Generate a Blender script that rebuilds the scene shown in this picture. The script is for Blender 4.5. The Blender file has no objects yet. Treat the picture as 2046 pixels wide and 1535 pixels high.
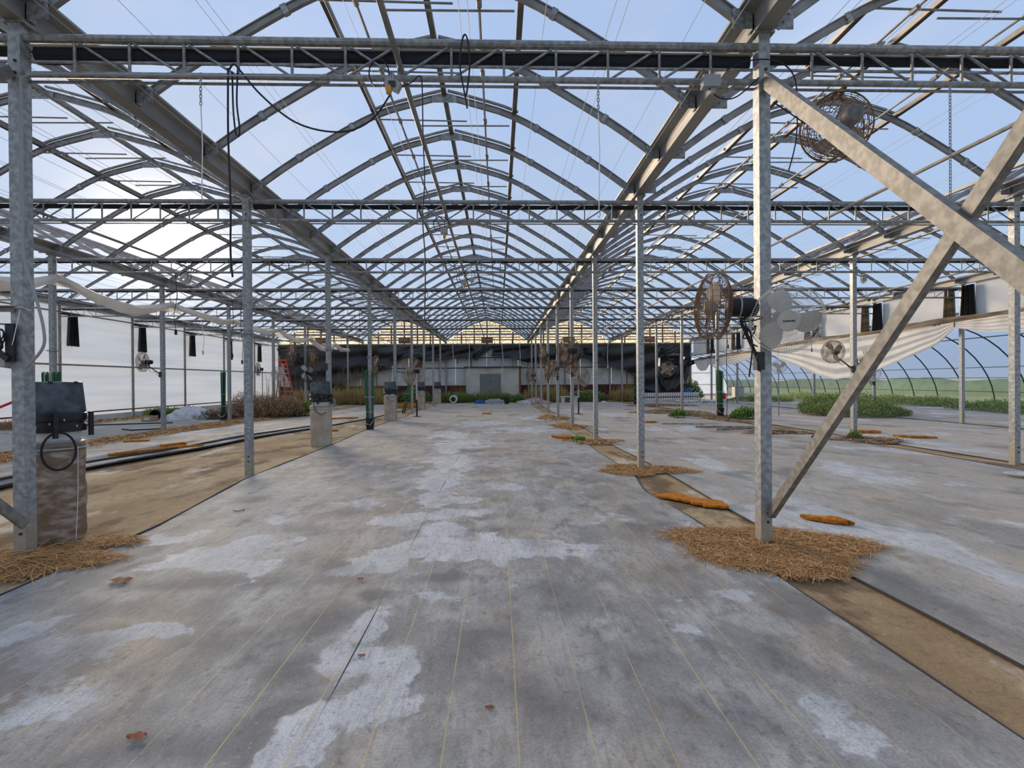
import bpy, math, random
import numpy as np
from mathutils import Vector, Matrix

random.seed(7)
RNG = np.random.default_rng(7)
SC = bpy.context.scene
COL = SC.collection

# ------------------------------------------------------------------ camera
cam_d = bpy.data.cameras.new('camera')
cam = bpy.data.objects.new('camera', cam_d)
COL.objects.link(cam)
cam_d.sensor_width = 36.0
cam_d.lens = 952.14 / 2046 * 36.0
cam_d.clip_start = 0.05
cam_d.clip_end = 600
YAW, PITCH, ROLL, HC = 0.0287373, -0.00469487, -0.00743172, 1.47289
_f = Vector((math.sin(YAW) * math.cos(PITCH), math.cos(YAW) * math.cos(PITCH), math.sin(PITCH)))
_r = Vector((math.cos(YAW), -math.sin(YAW), 0))
_u = _r.cross(_f)
_r2 = _r * math.cos(ROLL) + _u * math.sin(ROLL)
_u2 = -_r * math.sin(ROLL) + _u * math.cos(ROLL)
_m = Matrix((_r2, _u2, -_f)).transposed().to_4x4()
_m.translation = (0, 0, HC)
cam.matrix_world = _m
SC.camera = cam

# ------------------------------------------------------------------ sky and sun
SUN = Vector((-0.547, 0.8026, 0.2377)).normalized()
world = bpy.data.worlds.new('sky')
SC.world = world
world.use_nodes = True
_n = world.node_tree.nodes
_l = world.node_tree.links
_n.clear()


def wnode(t, **kw):
    n = _n.new(t)
    for k, v in kw.items():
        setattr(n, k, v)
    return n


tc = wnode('ShaderNodeTexCoord')
sep = wnode('ShaderNodeSeparateXYZ')
_l.new(tc.outputs['Generated'], sep.inputs[0])
ramp = wnode('ShaderNodeValToRGB')
ramp.color_ramp.elements[0].position = 0.0
ramp.color_ramp.elements[0].color = (0.60, 0.69, 0.84, 1)
e = ramp.color_ramp.elements.new(0.16)
e.color = (0.58, 0.76, 1.02, 1)
e = ramp.color_ramp.elements.new(0.40)
e.color = (0.54, 0.72, 1.04, 1)
ramp.color_ramp.elements[-1].position = 1.0
ramp.color_ramp.elements[-1].color = (0.50, 0.66, 1.0, 1)
_l.new(sep.outputs['Z'], ramp.inputs[0])
cn = wnode('ShaderNodeTexNoise')
cn.inputs['Scale'].default_value = 2.6
cn.inputs['Detail'].default_value = 5
mp = wnode('ShaderNodeMapping')
mp.inputs['Scale'].default_value = (1, 1, 2.2)
_l.new(tc.outputs['Generated'], mp.inputs[0])
_l.new(mp.outputs[0], cn.inputs['Vector'])
cr = wnode('ShaderNodeMapRange')
cr.inputs['From Min'].default_value = 0.46
cr.inputs['From Max'].default_value = 0.72
cr.inputs['To Max'].default_value = 0.6
_l.new(cn.outputs['Fac'], cr.inputs[0])
cm = wnode('ShaderNodeMix', data_type='RGBA')
_l.new(cr.outputs[0], cm.inputs['Factor'])
_l.new(ramp.outputs[0], cm.inputs['A'])
cm.inputs['B'].default_value = (0.80, 0.84, 0.93, 1)
# glow of the low sun behind thin cloud
dot = wnode('ShaderNodeVectorMath', operation='DOT_PRODUCT')
dot.inputs[1].default_value = SUN
nrm = wnode('ShaderNodeVectorMath', operation='NORMALIZE')
_l.new(tc.outputs['Generated'], nrm.inputs[0])
_l.new(nrm.outputs[0], dot.inputs[0])
mx = wnode('ShaderNodeMath', operation='MAXIMUM')
mx.inputs[1].default_value = 0
_l.new(dot.outputs['Value'], mx.inputs[0])


def glow(power, strength, col):
    p = wnode('ShaderNodeMath', operation='POWER')
    p.inputs[1].default_value = power
    _l.new(mx.outputs[0], p.inputs[0])
    v = wnode('ShaderNodeVectorMath', operation='SCALE')
    v.inputs[0].default_value = col
    s = wnode('ShaderNodeMath', operation='MULTIPLY')
    s.inputs[1].default_value = strength
    _l.new(p.outputs[0], s.inputs[0])
    _l.new(s.outputs[0], v.inputs['Scale'])
    return v


g1 = glow(30, 0.08, (1.0, 0.80, 0.55))
g2 = glow(170, 0.9, (1.0, 0.78, 0.48))
g3 = glow(1100, 8.0, (1.0, 0.93, 0.78))
ad1 = wnode('ShaderNodeVectorMath', operation='ADD')
ad2 = wnode('ShaderNodeVectorMath', operation='ADD')
ad3 = wnode('ShaderNodeVectorMath', operation='ADD')
_l.new(cm.outputs['Result'], ad1.inputs[0])
_l.new(g1.outputs[0], ad1.inputs[1])
_l.new(ad1.outputs[0], ad2.inputs[0])
_l.new(g2.outputs[0], ad2.inputs[1])
_l.new(ad2.outputs[0], ad3.inputs[0])
_l.new(g3.outputs[0], ad3.inputs[1])
bg = wnode('ShaderNodeBackground')
bg.inputs['Strength'].default_value = 0.74
_l.new(ad3.outputs[0], bg.inputs['Color'])
wo = wnode('ShaderNodeOutputWorld')
_l.new(bg.outputs[0], wo.inputs[0])

sun_d = bpy.data.lights.new('sun', 'SUN')
sun_d.energy = 7.5
sun_d.color = (1.0, 0.80, 0.58)
sun_d.angle = math.radians(22)
sun = bpy.data.objects.new('sun', sun_d)
COL.objects.link(sun)
sun.rotation_euler = SUN.to_track_quat('Z', 'Y').to_euler()

SC.cycles.use_adaptive_sampling = True
SC.cycles.adaptive_threshold = 0.03
SC.cycles.max_bounces = 5
SC.cycles.diffuse_bounces = 3
SC.cycles.glossy_bounces = 2
SC.cycles.transmission_bounces = 4
SC.cycles.transparent_max_bounces = 12
SC.cycles.caustics_reflective = False
SC.cycles.caustics_refractive = False
SC.view_settings.view_transform = 'Standard'
SC.view_settings.look = 'None'
SC.view_settings.gamma = 1.0
SC.view_settings.use_curve_mapping = False
SC.view_settings.exposure = 0.16


# ------------------------------------------------------------------ helpers
class MB:
    """collects shapes and links them as one mesh"""

    def __init__(self):
        self.v = []
        self.f = []

    def add(self, vs, fs):
        o = len(self.v)
        self.v.extend([tuple(map(float, p)) for p in vs])
        self.f.extend([tuple(i + o for i in q) for q in fs])
        return self

    def box(self, x0, x1, y0, y1, z0, z1):
        return self.add([(x0, y0, z0), (x1, y0, z0), (x1, y1, z0), (x0, y1, z0), (x0, y0, z1), (x1, y0, z1), (x1, y1, z1), (x0, y1, z1)],
                        [(0, 3, 2, 1), (4, 5, 6, 7), (0, 1, 5, 4), (1, 2, 6, 5), (2, 3, 7, 6), (3, 0, 4, 7)])

    def cbox(self, c, s):
        return self.box(c[0] - s[0] / 2, c[0] + s[0] / 2, c[1] - s[1] / 2, c[1] + s[1] / 2, c[2] - s[2] / 2, c[2] + s[2] / 2)

    def bar(self, a, b, w, h, up=(0, 0, 1)):
        """box beam from a to b, w across, h along up"""
        a, b, up = Vector(a), Vector(b), Vector(up)
        t = (b - a).normalized()
        s = t.cross(up)
        if s.length < 1e-4:
            s = t.cross(Vector((0, 1, 0)))
        s.normalize()
        n = s.cross(t)
        vs = []
        for p in (a, b):
            for q, r in ((-1, -1), (1, -1), (1, 1), (-1, 1)):
                vs.append(p + s * q * w / 2 + n * r * h / 2)
        return self.add(vs, [(0, 1, 2, 3), (7, 6, 5, 4), (0, 4, 5, 1), (1, 5, 6, 2), (2, 6, 7, 3), (3, 7, 4, 0)])

    def tube(self, pts, r, n=6, closed=False, cap=True):
        P = [Vector(p) for p in pts]
        m = len(P)
        rr = r if isinstance(r, (list, tuple)) else [r] * m
        ref = None
        vs = []
        for i, p in enumerate(P):
            a = P[(i - 1) % m] if (closed or i > 0) else P[0]
            b = P[(i + 1) % m] if (closed or i < m - 1) else P[-1]
            t = (b - a)
            if t.length < 1e-9:
                t = Vector((0, 0, 1))
            t.normalize()
            if ref is None:
                ref = Vector((0, 0, 1)) if abs(t.z) < 0.9 else Vector((0, 1, 0))
            u = ref - t * ref.dot(t)
            if u.length < 1e-5:
                u = Vector((1, 0, 0)) - t * t.x
            u.normalize()
            ref = u
            w = t.cross(u)
            for k in range(n):
                an = 2 * math.pi * k / n
                vs.append(p + (u * math.cos(an) + w * math.sin(an)) * rr[i])
        fs = []
        for i in range(m if closed else m - 1):
            j = (i + 1) % m
            for k in range(n):
                k2 = (k + 1) % n
                fs.append((i * n + k, i * n + k2, j * n + k2, j * n + k))
        if cap and not closed:
            fs.append(tuple(range(n))[::-1])
            fs.append(tuple((m - 1) * n + k for k in range(n)))
        return self.add(vs, fs)

    def lathe(self, prof, n=20, c=(0, 0, 0), M=None):
        """prof: list of (radius, height) round the z axis"""
        vs = []
        for r, z in prof:
            for k in range(n):
                a = 2 * math.pi * k / n
                p = Vector((r * math.cos(a), r * math.sin(a), z))
                if M is not None:
                    p = M @ p
                vs.append(p + Vector(c))
        fs = []
        for i in range(len(prof) - 1):
            for k in range(n):
                k2 = (k + 1) % n
                fs.append((i * n + k, i * n + k2, (i + 1) * n + k2, (i + 1) * n + k))
        fs.append(tuple(range(n))[::-1])
        fs.append(tuple((len(prof) - 1) * n + k for k in range(n)))
        return self.add(vs, fs)

    def grid(self, fn, nu, nv):
        """fn(u,v) -> point, u,v in 0..1"""
        vs = [fn(i / nu, j / nv) for j in range(nv + 1) for i in range(nu + 1)]
        fs = [(j * (nu + 1) + i, j * (nu + 1) + i + 1, (j + 1) * (nu + 1) + i + 1, (j + 1) * (nu + 1) + i) for j in range(nv) for i in range(nu)]
        return self.add(vs, fs)

    def mesh(self, name, mat=None, smooth=False):
        me = bpy.data.meshes.new(name)
        me.from_pydata(self.v, [], self.f)
        if mat:
            me.materials.append(mat)
        if smooth:
            me.polygons.foreach_set('use_smooth', [True] * len(me.polygons))
            me.set_sharp_from_angle(angle=math.radians(38))
        me.update()
        return me


def put(name, mesh, parent=None, loc=None, rot=None):
    o = bpy.data.objects.new(name, mesh)
    COL.objects.link(o)
    if parent is not None:
        o.parent = parent
    if loc is not None:
        o.location = loc
    if rot is not None:
        o.rotation_euler = rot
    return o


def part(name, mb, mat, parent=None, smooth=False, label=None, loc=None, rot=None):
    o = put(name, mb.mesh(name, mat, smooth), parent, loc, rot)
    if label:
        o['label'] = label
    return o


def tag(o, label, cat, group=None, kind=None):
    o['label'] = label
    o['category'] = cat
    if group:
        o['group'] = group
    if kind:
        o['kind'] = kind
    return o


def thing(name, label, cat, loc=(0, 0, 0), rot=(0, 0, 0), group=None):
    o = put(name, None, None, loc, rot)
    return tag(o, label, cat, group)


def struct(name, mb, mat, label, parent=None, smooth=False):
    o = part(name, mb, mat, parent, smooth)
    o['kind'] = 'structure'
    o['label'] = label
    return o


ORD = ['first', 'second', 'third', 'fourth', 'fifth', 'sixth', 'seventh', 'eighth', 'ninth', 'tenth', 'eleventh', 'twelfth', 'thirteenth',
       'fourteenth', 'fifteenth', 'sixteenth', 'seventeenth', 'eighteenth', 'nineteenth', 'twentieth', 'twenty-first', 'twenty-second',
       'twenty-third', 'twenty-fourth', 'twenty-fifth', 'twenty-sixth', 'twenty-seventh', 'twenty-eighth']


# ------------------------------------------------------------------ materials
def mat(name, col, rough=0.6, metal=0.0, col2=None, scale=6.0, detail=4.0, contrast=(0.35, 0.65), bump=0.0, bscale=None, coord='Object', stretch=(1, 1, 1), spec=0.3, translucent=0.0, attr=None):
    m = bpy.data.materials.new(name)
    m.use_nodes = True
    nt = m.node_tree
    b = nt.nodes['Principled BSDF']
    b.inputs['Roughness'].default_value = rough
    b.inputs['Metallic'].default_value = metal
    b.inputs['Specular IOR Level'].default_value = spec
    b.inputs['Base Color'].default_value = (*col, 1)
    csock = None
    if col2 is not None:
        t = nt.nodes.new('ShaderNodeTexCoord')
        mpn = nt.nodes.new('ShaderNodeMapping')
        mpn.inputs['Scale'].default_value = stretch
        nt.links.new(t.outputs[coord], mpn.inputs[0])
        nz = nt.nodes.new('ShaderNodeTexNoise')
        nz.inputs['Scale'].default_value = scale
        nz.inputs['Detail'].default_value = detail
        nt.links.new(mpn.outputs[0], nz.inputs['Vector'])
        mr = nt.nodes.new('ShaderNodeMapRange')
        mr.inputs['From Min'].default_value = contrast[0]
        mr.inputs['From Max'].default_value = contrast[1]
        fac = nz.outputs['Fac']
        if attr:
            at = nt.nodes.new('ShaderNodeAttribute')
            at.attribute_name = attr
            fac = at.outputs['Fac']
            mr.inputs['From Min'].default_value = 0
            mr.inputs['From Max'].default_value = 1
        nt.links.new(fac, mr.inputs[0])
        mix = nt.nodes.new('ShaderNodeMix')
        mix.data_type = 'RGBA'
        mix.inputs['A'].default_value = (*col, 1)
        mix.inputs['B'].default_value = (*col2, 1)
        nt.links.new(mr.outputs[0], mix.inputs['Factor'])
        nt.links.new(mix.outputs['Result'], b.inputs['Base Color'])
        csock = mix.outputs['Result']
        if bump:
            bn = nt.nodes.new('ShaderNodeBump')
            bn.inputs['Strength'].default_value = bump
            bn.inputs['Distance'].default_value = 0.02
            src = nz
            if bscale:
                src = nt.nodes.new('ShaderNodeTexNoise')
                src.inputs['Scale'].default_value = bscale
                src.inputs['Detail'].default_value = 4
                nt.links.new(mpn.outputs[0], src.inputs['Vector'])
            nt.links.new(src.outputs['Fac'], bn.inputs['Height'])
            nt.links.new(bn.outputs[0], b.inputs['Normal'])
    if translucent > 0:
        tr = nt.nodes.new('ShaderNodeBsdfTranslucent')
        tr.inputs['Color'].default_value = (*col, 1)
        if csock:
            nt.links.new(csock, tr.inputs['Color'])
        ms = nt.nodes.new('ShaderNodeMixShader')
        ms.inputs[0].default_value = translucent
        out = nt.nodes['Material Output']
        nt.links.new(b.outputs[0], ms.inputs[1])
        nt.links.new(tr.outputs[0], ms.inputs[2])
        nt.links.new(ms.outputs[0], out.inputs['Surface'])
    return m


def film_mat(name, clear=(0.94, 0.95, 0.97), haze=0.12, var=0.10, hazecol=(0.9, 0.92, 0.95), scale=0.7):
    """thin plastic film: mostly see-through with milky patches and specks"""
    m = bpy.data.materials.new(name)
    m.use_nodes = True
    nt = m.node_tree
    nt.nodes.clear()
    N = nt.nodes.new
    t = N('ShaderNodeTexCoord')
    nz = N('ShaderNodeTexNoise')
    nz.inputs['Scale'].default_value = scale
    nz.inputs['Detail'].default_value = 6
    nt.links.new(t.outputs['Object'], nz.inputs['Vector'])
    mr = N('ShaderNodeMapRange')
    mr.inputs['From Min'].default_value = 0.4
    mr.inputs['From Max'].default_value = 0.75
    mr.inputs['To Min'].default_value = haze
    mr.inputs['To Max'].default_value = haze + var
    nt.links.new(nz.outputs['Fac'], mr.inputs[0])
    tr = N('ShaderNodeBsdfTransparent')
    tr.inputs['Color'].default_value = (*clear, 1)
    tl = N('ShaderNodeBsdfTranslucent')
    tl.inputs['Color'].default_value = (*hazecol, 1)
    ms = N('ShaderNodeMixShader')
    nt.links.new(mr.outputs[0], ms.inputs[0])
    nt.links.new(tr.outputs[0], ms.inputs[1])
    nt.links.new(tl.outputs[0], ms.inputs[2])
    out = N('ShaderNodeOutputMaterial')
    nt.links.new(ms.outputs[0], out.inputs['Surface'])
    return m


def soil_mat():
    m = bpy.data.materials.new('bare_sandy_soil')
    m.use_nodes = True
    nt = m.node_tree
    N, L = nt.nodes.new, nt.links.new
    b = nt.nodes['Principled BSDF']
    b.inputs['Roughness'].default_value = 0.95
    b.inputs['Specular IOR Level'].default_value = 0.15
    t = N('ShaderNodeTexCoord')
    cur = (0.50, 0.365, 0.205)
    for sc, st, a, c, hi, col in ((0.7, (1, .7, 1), .40, .60, .85, (0.33, 0.215, 0.11)), (1.5, (1, .5, 1), .52, .60, .85, (0.17, 0.105, 0.06)),
                                  (1.2, (1.2, .45, 1), .57, .63, .75, (0.70, 0.61, 0.48)), (11, (1, 1, 1), .52, .7, .55, (0.20, 0.13, 0.075)), (30, (1, 1, 1), .6, .72, .5, (0.62, 0.52, 0.38))):
        q = N('ShaderNodeMapping')
        q.inputs['Scale'].default_value = st
        q.inputs['Location'].default_value = (sc * 5.3, sc * 8.9, 0)
        L(t.outputs['Object'], q.inputs[0])
        nz = N('ShaderNodeTexNoise')
        nz.inputs['Scale'].default_value = sc
        nz.inputs['Detail'].default_value = 5
        nz.inputs['Roughness'].default_value = .62
        L(q.outputs[0], nz.inputs['Vector'])
        r = N('ShaderNodeMapRange')
        r.inputs['From Min'].default_value = a
        r.inputs['From Max'].default_value = c
        r.inputs['To Max'].default_value = hi
        L(nz.outputs['Fac'], r.inputs[0])
        x = N('ShaderNodeMix')
        x.data_type = 'RGBA'
        L(r.outputs[0], x.inputs['Factor'])
        if isinstance(cur, tuple):
            x.inputs['A'].default_value = (*cur, 1)
        else:
            L(cur, x.inputs['A'])
        x.inputs['B'].default_value = (*col, 1)
        cur = x.outputs['Result']
    L(cur, b.inputs['Base Color'])
    bn = N('ShaderNodeBump')
    bn.inputs['Strength'].default_value = .5
    bn.inputs['Distance'].default_value = .02
    L(nz.outputs['Fac'], bn.inputs['Height'])
    L(bn.outputs[0], b.inputs['Normal'])
    return m


M = {}
M['galv'] = mat('galvanized_steel', (0.21, 0.213, 0.21), 0.5, 0.3, (0.36, 0.36, 0.35), 22, 4, (0.40, 0.64), spec=0.4)
M['brace'] = mat('brace_steel', (0.185, 0.175, 0.155), 0.55, 0.25, (0.29, 0.275, 0.24), 20, 4, (0.40, 0.64), spec=0.35)
M['post'] = mat('post_steel', (0.25, 0.258, 0.258), 0.5, 0.3, (0.42, 0.43, 0.425), 20, 4, (0.40, 0.64), spec=0.4)
_nt = M['post'].node_tree
_b = _nt.nodes['Principled BSDF']
_src = _b.inputs['Base Color'].links[0].from_socket
_t = _nt.nodes.new('ShaderNodeTexCoord')
_s = _nt.nodes.new('ShaderNodeSeparateXYZ')
_nt.links.new(_t.outputs['Object'], _s.inputs[0])
_nn = _nt.nodes.new('ShaderNodeTexNoise')
_nn.inputs['Scale'].default_value = 9
_nt.links.new(_t.outputs['Object'], _nn.inputs['Vector'])
_ma = _nt.nodes.new('ShaderNodeMath')
_ma.operation = 'MULTIPLY_ADD'
_ma.inputs[1].default_value = .35
_nt.links.new(_nn.outputs['Fac'], _ma.inputs[0])
_nt.links.new(_s.outputs['Z'], _ma.inputs[2])
_mr = _nt.nodes.new('ShaderNodeMapRange')
_mr.inputs['From Min'].default_value = .62
_mr.inputs['From Max'].default_value = .36
_mr.inputs['To Max'].default_value = .75
_nt.links.new(_ma.outputs[0], _mr.inputs[0])
_mx = _nt.nodes.new('ShaderNodeMix')
_mx.data_type = 'RGBA'
_nt.links.new(_mr.outputs[0], _mx.inputs['Factor'])
_nt.links.new(_src, _mx.inputs['A'])
_mx.inputs['B'].default_value = (0.40, 0.345, 0.25, 1)
_nt.links.new(_mx.outputs['Result'], _b.inputs['Base Color'])
M['arch'] = mat('weathered_aluminium', (0.19, 0.185, 0.175), 0.5, 0.25, (0.29, 0.28, 0.265), 5, 3, spec=0.4)
M['purlin'] = mat('weathered_channel', (0.20, 0.185, 0.165), 0.6, 0.2, (0.30, 0.27, 0.23), 4, 3)
M['gutter'] = mat('gutter_steel', (0.21, 0.205, 0.19), 0.5, 0.3, (0.34, 0.325, 0.29), 3, 4, stretch=(1, .3, 1), spec=0.4)
M['pipe'] = mat('grey_pipe', (0.22, 0.21, 0.195), 0.55, 0.25, (0.33, 0.31, 0.28), 8, 3)
M['rust'] = mat('rust', (0.30, 0.11, 0.035), 0.9, 0.0, (0.16, 0.07, 0.03), 9, 4)
M['dark'] = mat('dark_steel', (0.05, 0.05, 0.05), 0.6, 0.2)
M['black'] = mat('black_plastic', (0.014, 0.015, 0.017), 0.42, 0.0, (0.03, 0.03, 0.032), 8, 3)
M['cable'] = mat('black_cable', (0.018, 0.02, 0.024), 0.55)
M['string'] = mat('white_string', (0.75, 0.74, 0.70), 0.8)
M['wire'] = mat('support_wire', (0.62, 0.63, 0.64), 0.6)
M['black_sheet'] = mat('black_sheeting', (0.012, 0.012, 0.013), 0.38, 0.0, (0.024, 0.024, 0.025), 3, 3, spec=0.5)
M['roll'] = mat('black_shade_cloth', (0.010, 0.012, 0.016), 0.8, 0.0, (0.022, 0.025, 0.032), 4, 4, stretch=(.4, 6, 14))
M['film'] = film_mat('roof_film', (0.95, 0.96, 0.98), 0.05, 0.05)
M['hoop_film'] = film_mat('hoop_film', (0.62, 0.68, 0.76), 0.30, 0.16, (0.80, 0.86, 0.94), 0.5)
M['hoop_skirt'] = film_mat('hoop_skirt_film', (0.74, 0.76, 0.66), 0.26, 0.14, (0.86, 0.88, 0.78), 0.8)
M['wall_white'] = mat('white_wall_film', (0.76, 0.84, 0.96), 0.5, 0.0, (0.65, 0.74, 0.88), 1.2, 4, stretch=(1, .15, 3), bump=0.5, bscale=3.0, translucent=0.30)
M['white_sheet'] = mat('white_sheeting', (0.84, 0.81, 0.75), 0.45, 0.0, (0.76, 0.73, 0.67), 3, 3, translucent=0.38)
M['tan_roll'] = mat('tan_black_roll', (0.30, 0.22, 0.13), 0.7, 0.0, (0.05, 0.045, 0.035), 1.2, 4, (0.42, 0.60), stretch=(1, .5, 2.5))
M['panel_warm'] = mat('white_fabric_panel', (0.82, 0.79, 0.75), 0.7, 0.0, (0.72, 0.72, 0.72), 1.5, 3, translucent=0.3)
M['gable'] = mat('gable_sheet', (0.86, 0.80, 0.66), 0.6, 0.0, (0.74, 0.66, 0.50), 1.6, 4, translucent=0.55)
M['board_white'] = mat('painted_board', (0.66, 0.68, 0.68), 0.7, 0.0, (0.52, 0.52, 0.49), 1.6, 5, (0.45, 0.72))
M['vestibule'] = mat('cream_board', (0.62, 0.60, 0.53), 0.8, 0.0, (0.46, 0.42, 0.34), 1.2, 5, (0.45, 0.75))
M['door'] = mat('grey_door_paint', (0.20, 0.205, 0.215), 0.6, 0.0, (0.24, 0.245, 0.25), 3, 2)
M['redbase'] = mat('red_brown_base', (0.14, 0.035, 0.025), 0.8, 0.0, (0.06, 0.03, 0.025), 2, 3)
M['header'] = mat('mossy_header', (0.13, 0.115, 0.06), 0.9, 0.0, (0.06, 0.06, 0.035), 2, 4)
M['soil'] = soil_mat()
M['edge'] = mat('cloth_edge', (0.045, 0.045, 0.045), 0.8)
M['foam'] = mat('orange_foam', (0.64, 0.225, 0.012), 0.9, 0.0, (0.42, 0.125, 0.008), 14, 4, bump=0.8, bscale=40)
M['straw'] = mat('dry_straw', (0.78, 0.47, 0.20), 0.85, 0.0, (0.33, 0.135, 0.035), attr='tint')  # dark second tone puts the shading between strands into the straw colour
M['chaff'] = mat('straw_chaff', (0.42, 0.21, 0.065), 0.95, 0.0, (0.18, 0.085, 0.03), 30, 5, bump=0.9, bscale=80)
M['dirtpile'] = mat('brown_litter', (0.22, 0.125, 0.06), 0.95, 0.0, (0.12, 0.07, 0.035), 20, 5, bump=0.8, bscale=60)
M['sleeve'] = mat('brown_filled_sleeve', (0.22, 0.15, 0.095), 0.42, 0.0, (0.52, 0.43, 0.35), 7, 8, (0.46, 0.72), bump=0.6, bscale=9, stretch=(1, 1, 2.2))
M['sleeve_pale'] = mat('pale_filled_sleeve', (0.42, 0.33, 0.24), 0.55, 0.0, (0.56, 0.48, 0.38), 4, 6, (0.4, 0.7), bump=0.2, bscale=9)
M['clear'] = film_mat('clear_plastic', (0.85, 0.88, 0.88), 0.30, 0.1)
M['bucket'] = mat('grey_black_pot', (0.05, 0.064, 0.078), 0.5, 0.0, (0.16, 0.19, 0.215), 7, 5, (0.42, 0.75))
M['green'] = mat('green_stakes', (0.018, 0.10, 0.045), 0.45, 0.0, (0.035, 0.17, 0.075), 40, 2, stretch=(1, 1, .1))
M['orange_ladder'] = mat('orange_fibreglass', (0.70, 0.085, 0.035), 0.45)
M['red'] = mat('red_paint', (0.62, 0.02, 0.02), 0.45)
M['alu'] = mat('aluminium', (0.55, 0.56, 0.56), 0.4, 0.5)
M['white'] = mat('white_plastic', (0.72, 0.71, 0.67), 0.45, 0.0, (0.60, 0.58, 0.53), 9, 3)
M['fan_white'] = mat('dusty_white_plastic', (0.60, 0.57, 0.52), 0.5, 0.0, (0.47, 0.43, 0.38), 7, 4, (0.35, 0.7))
M['cage_white'] = mat('white_wire', (0.66, 0.64, 0.60), 0.5)
M['cage_rust'] = mat('rusty_wire', (0.16, 0.105, 0.07), 0.75, 0.1, (0.28, 0.15, 0.075), 25, 3)
M['blade_dusty'] = mat('dusty_blade', (0.50, 0.43, 0.35), 0.7, 0.0, (0.34, 0.27, 0.20), 6, 4)
M['motor'] = mat('black_motor', (0.016, 0.016, 0.018), 0.45, 0.1, (0.05, 0.042, 0.035), 6, 4, (0.5, 0.8))
M['motor_grey'] = mat('grey_motor', (0.20, 0.21, 0.21), 0.55, 0.2, (0.13, 0.12, 0.11), 12, 4)
M['brass'] = mat('amber_lamp', (0.62, 0.33, 0.06), 0.35)
M['boxgrey'] = mat('grey_box', (0.34, 0.35, 0.35), 0.5, 0.1)
M['card'] = mat('cardboard', (0.40, 0.28, 0.17), 0.9)
M['sack'] = mat('white_sack', (0.74, 0.75, 0.77), 0.6, 0.0, (0.62, 0.63, 0.66), 3, 3)
M['blue'] = mat('blue_plastic', (0.02, 0.10, 0.36), 0.4)
M['pink'] = mat('pinkish_bag', (0.62, 0.50, 0.46), 0.6, 0.0, (0.40, 0.22, 0.20), 5, 3)
M['print'] = mat('dark_teal_print', (0.03, 0.06, 0.08), 0.6)
M['leaf'] = mat('brown_leaf', (0.22, 0.07, 0.03), 0.8)
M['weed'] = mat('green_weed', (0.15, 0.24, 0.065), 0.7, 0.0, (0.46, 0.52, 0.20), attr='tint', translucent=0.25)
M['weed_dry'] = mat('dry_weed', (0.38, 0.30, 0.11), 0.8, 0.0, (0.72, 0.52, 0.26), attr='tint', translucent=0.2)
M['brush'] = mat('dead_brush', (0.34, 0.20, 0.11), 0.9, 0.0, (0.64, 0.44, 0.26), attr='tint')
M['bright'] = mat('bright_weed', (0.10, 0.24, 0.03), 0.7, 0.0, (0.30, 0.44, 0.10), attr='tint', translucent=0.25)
M['grass'] = mat('outdoor_grass', (0.13, 0.19, 0.05), 0.95, 0.0, (0.30, 0.30, 0.10), 0.08, 5)
M['tree'] = mat('tree_leaves', (0.05, 0.09, 0.025), 0.9, 0.0, (0.10, 0.15, 0.04), 0.8, 5, bump=1.0)


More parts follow.
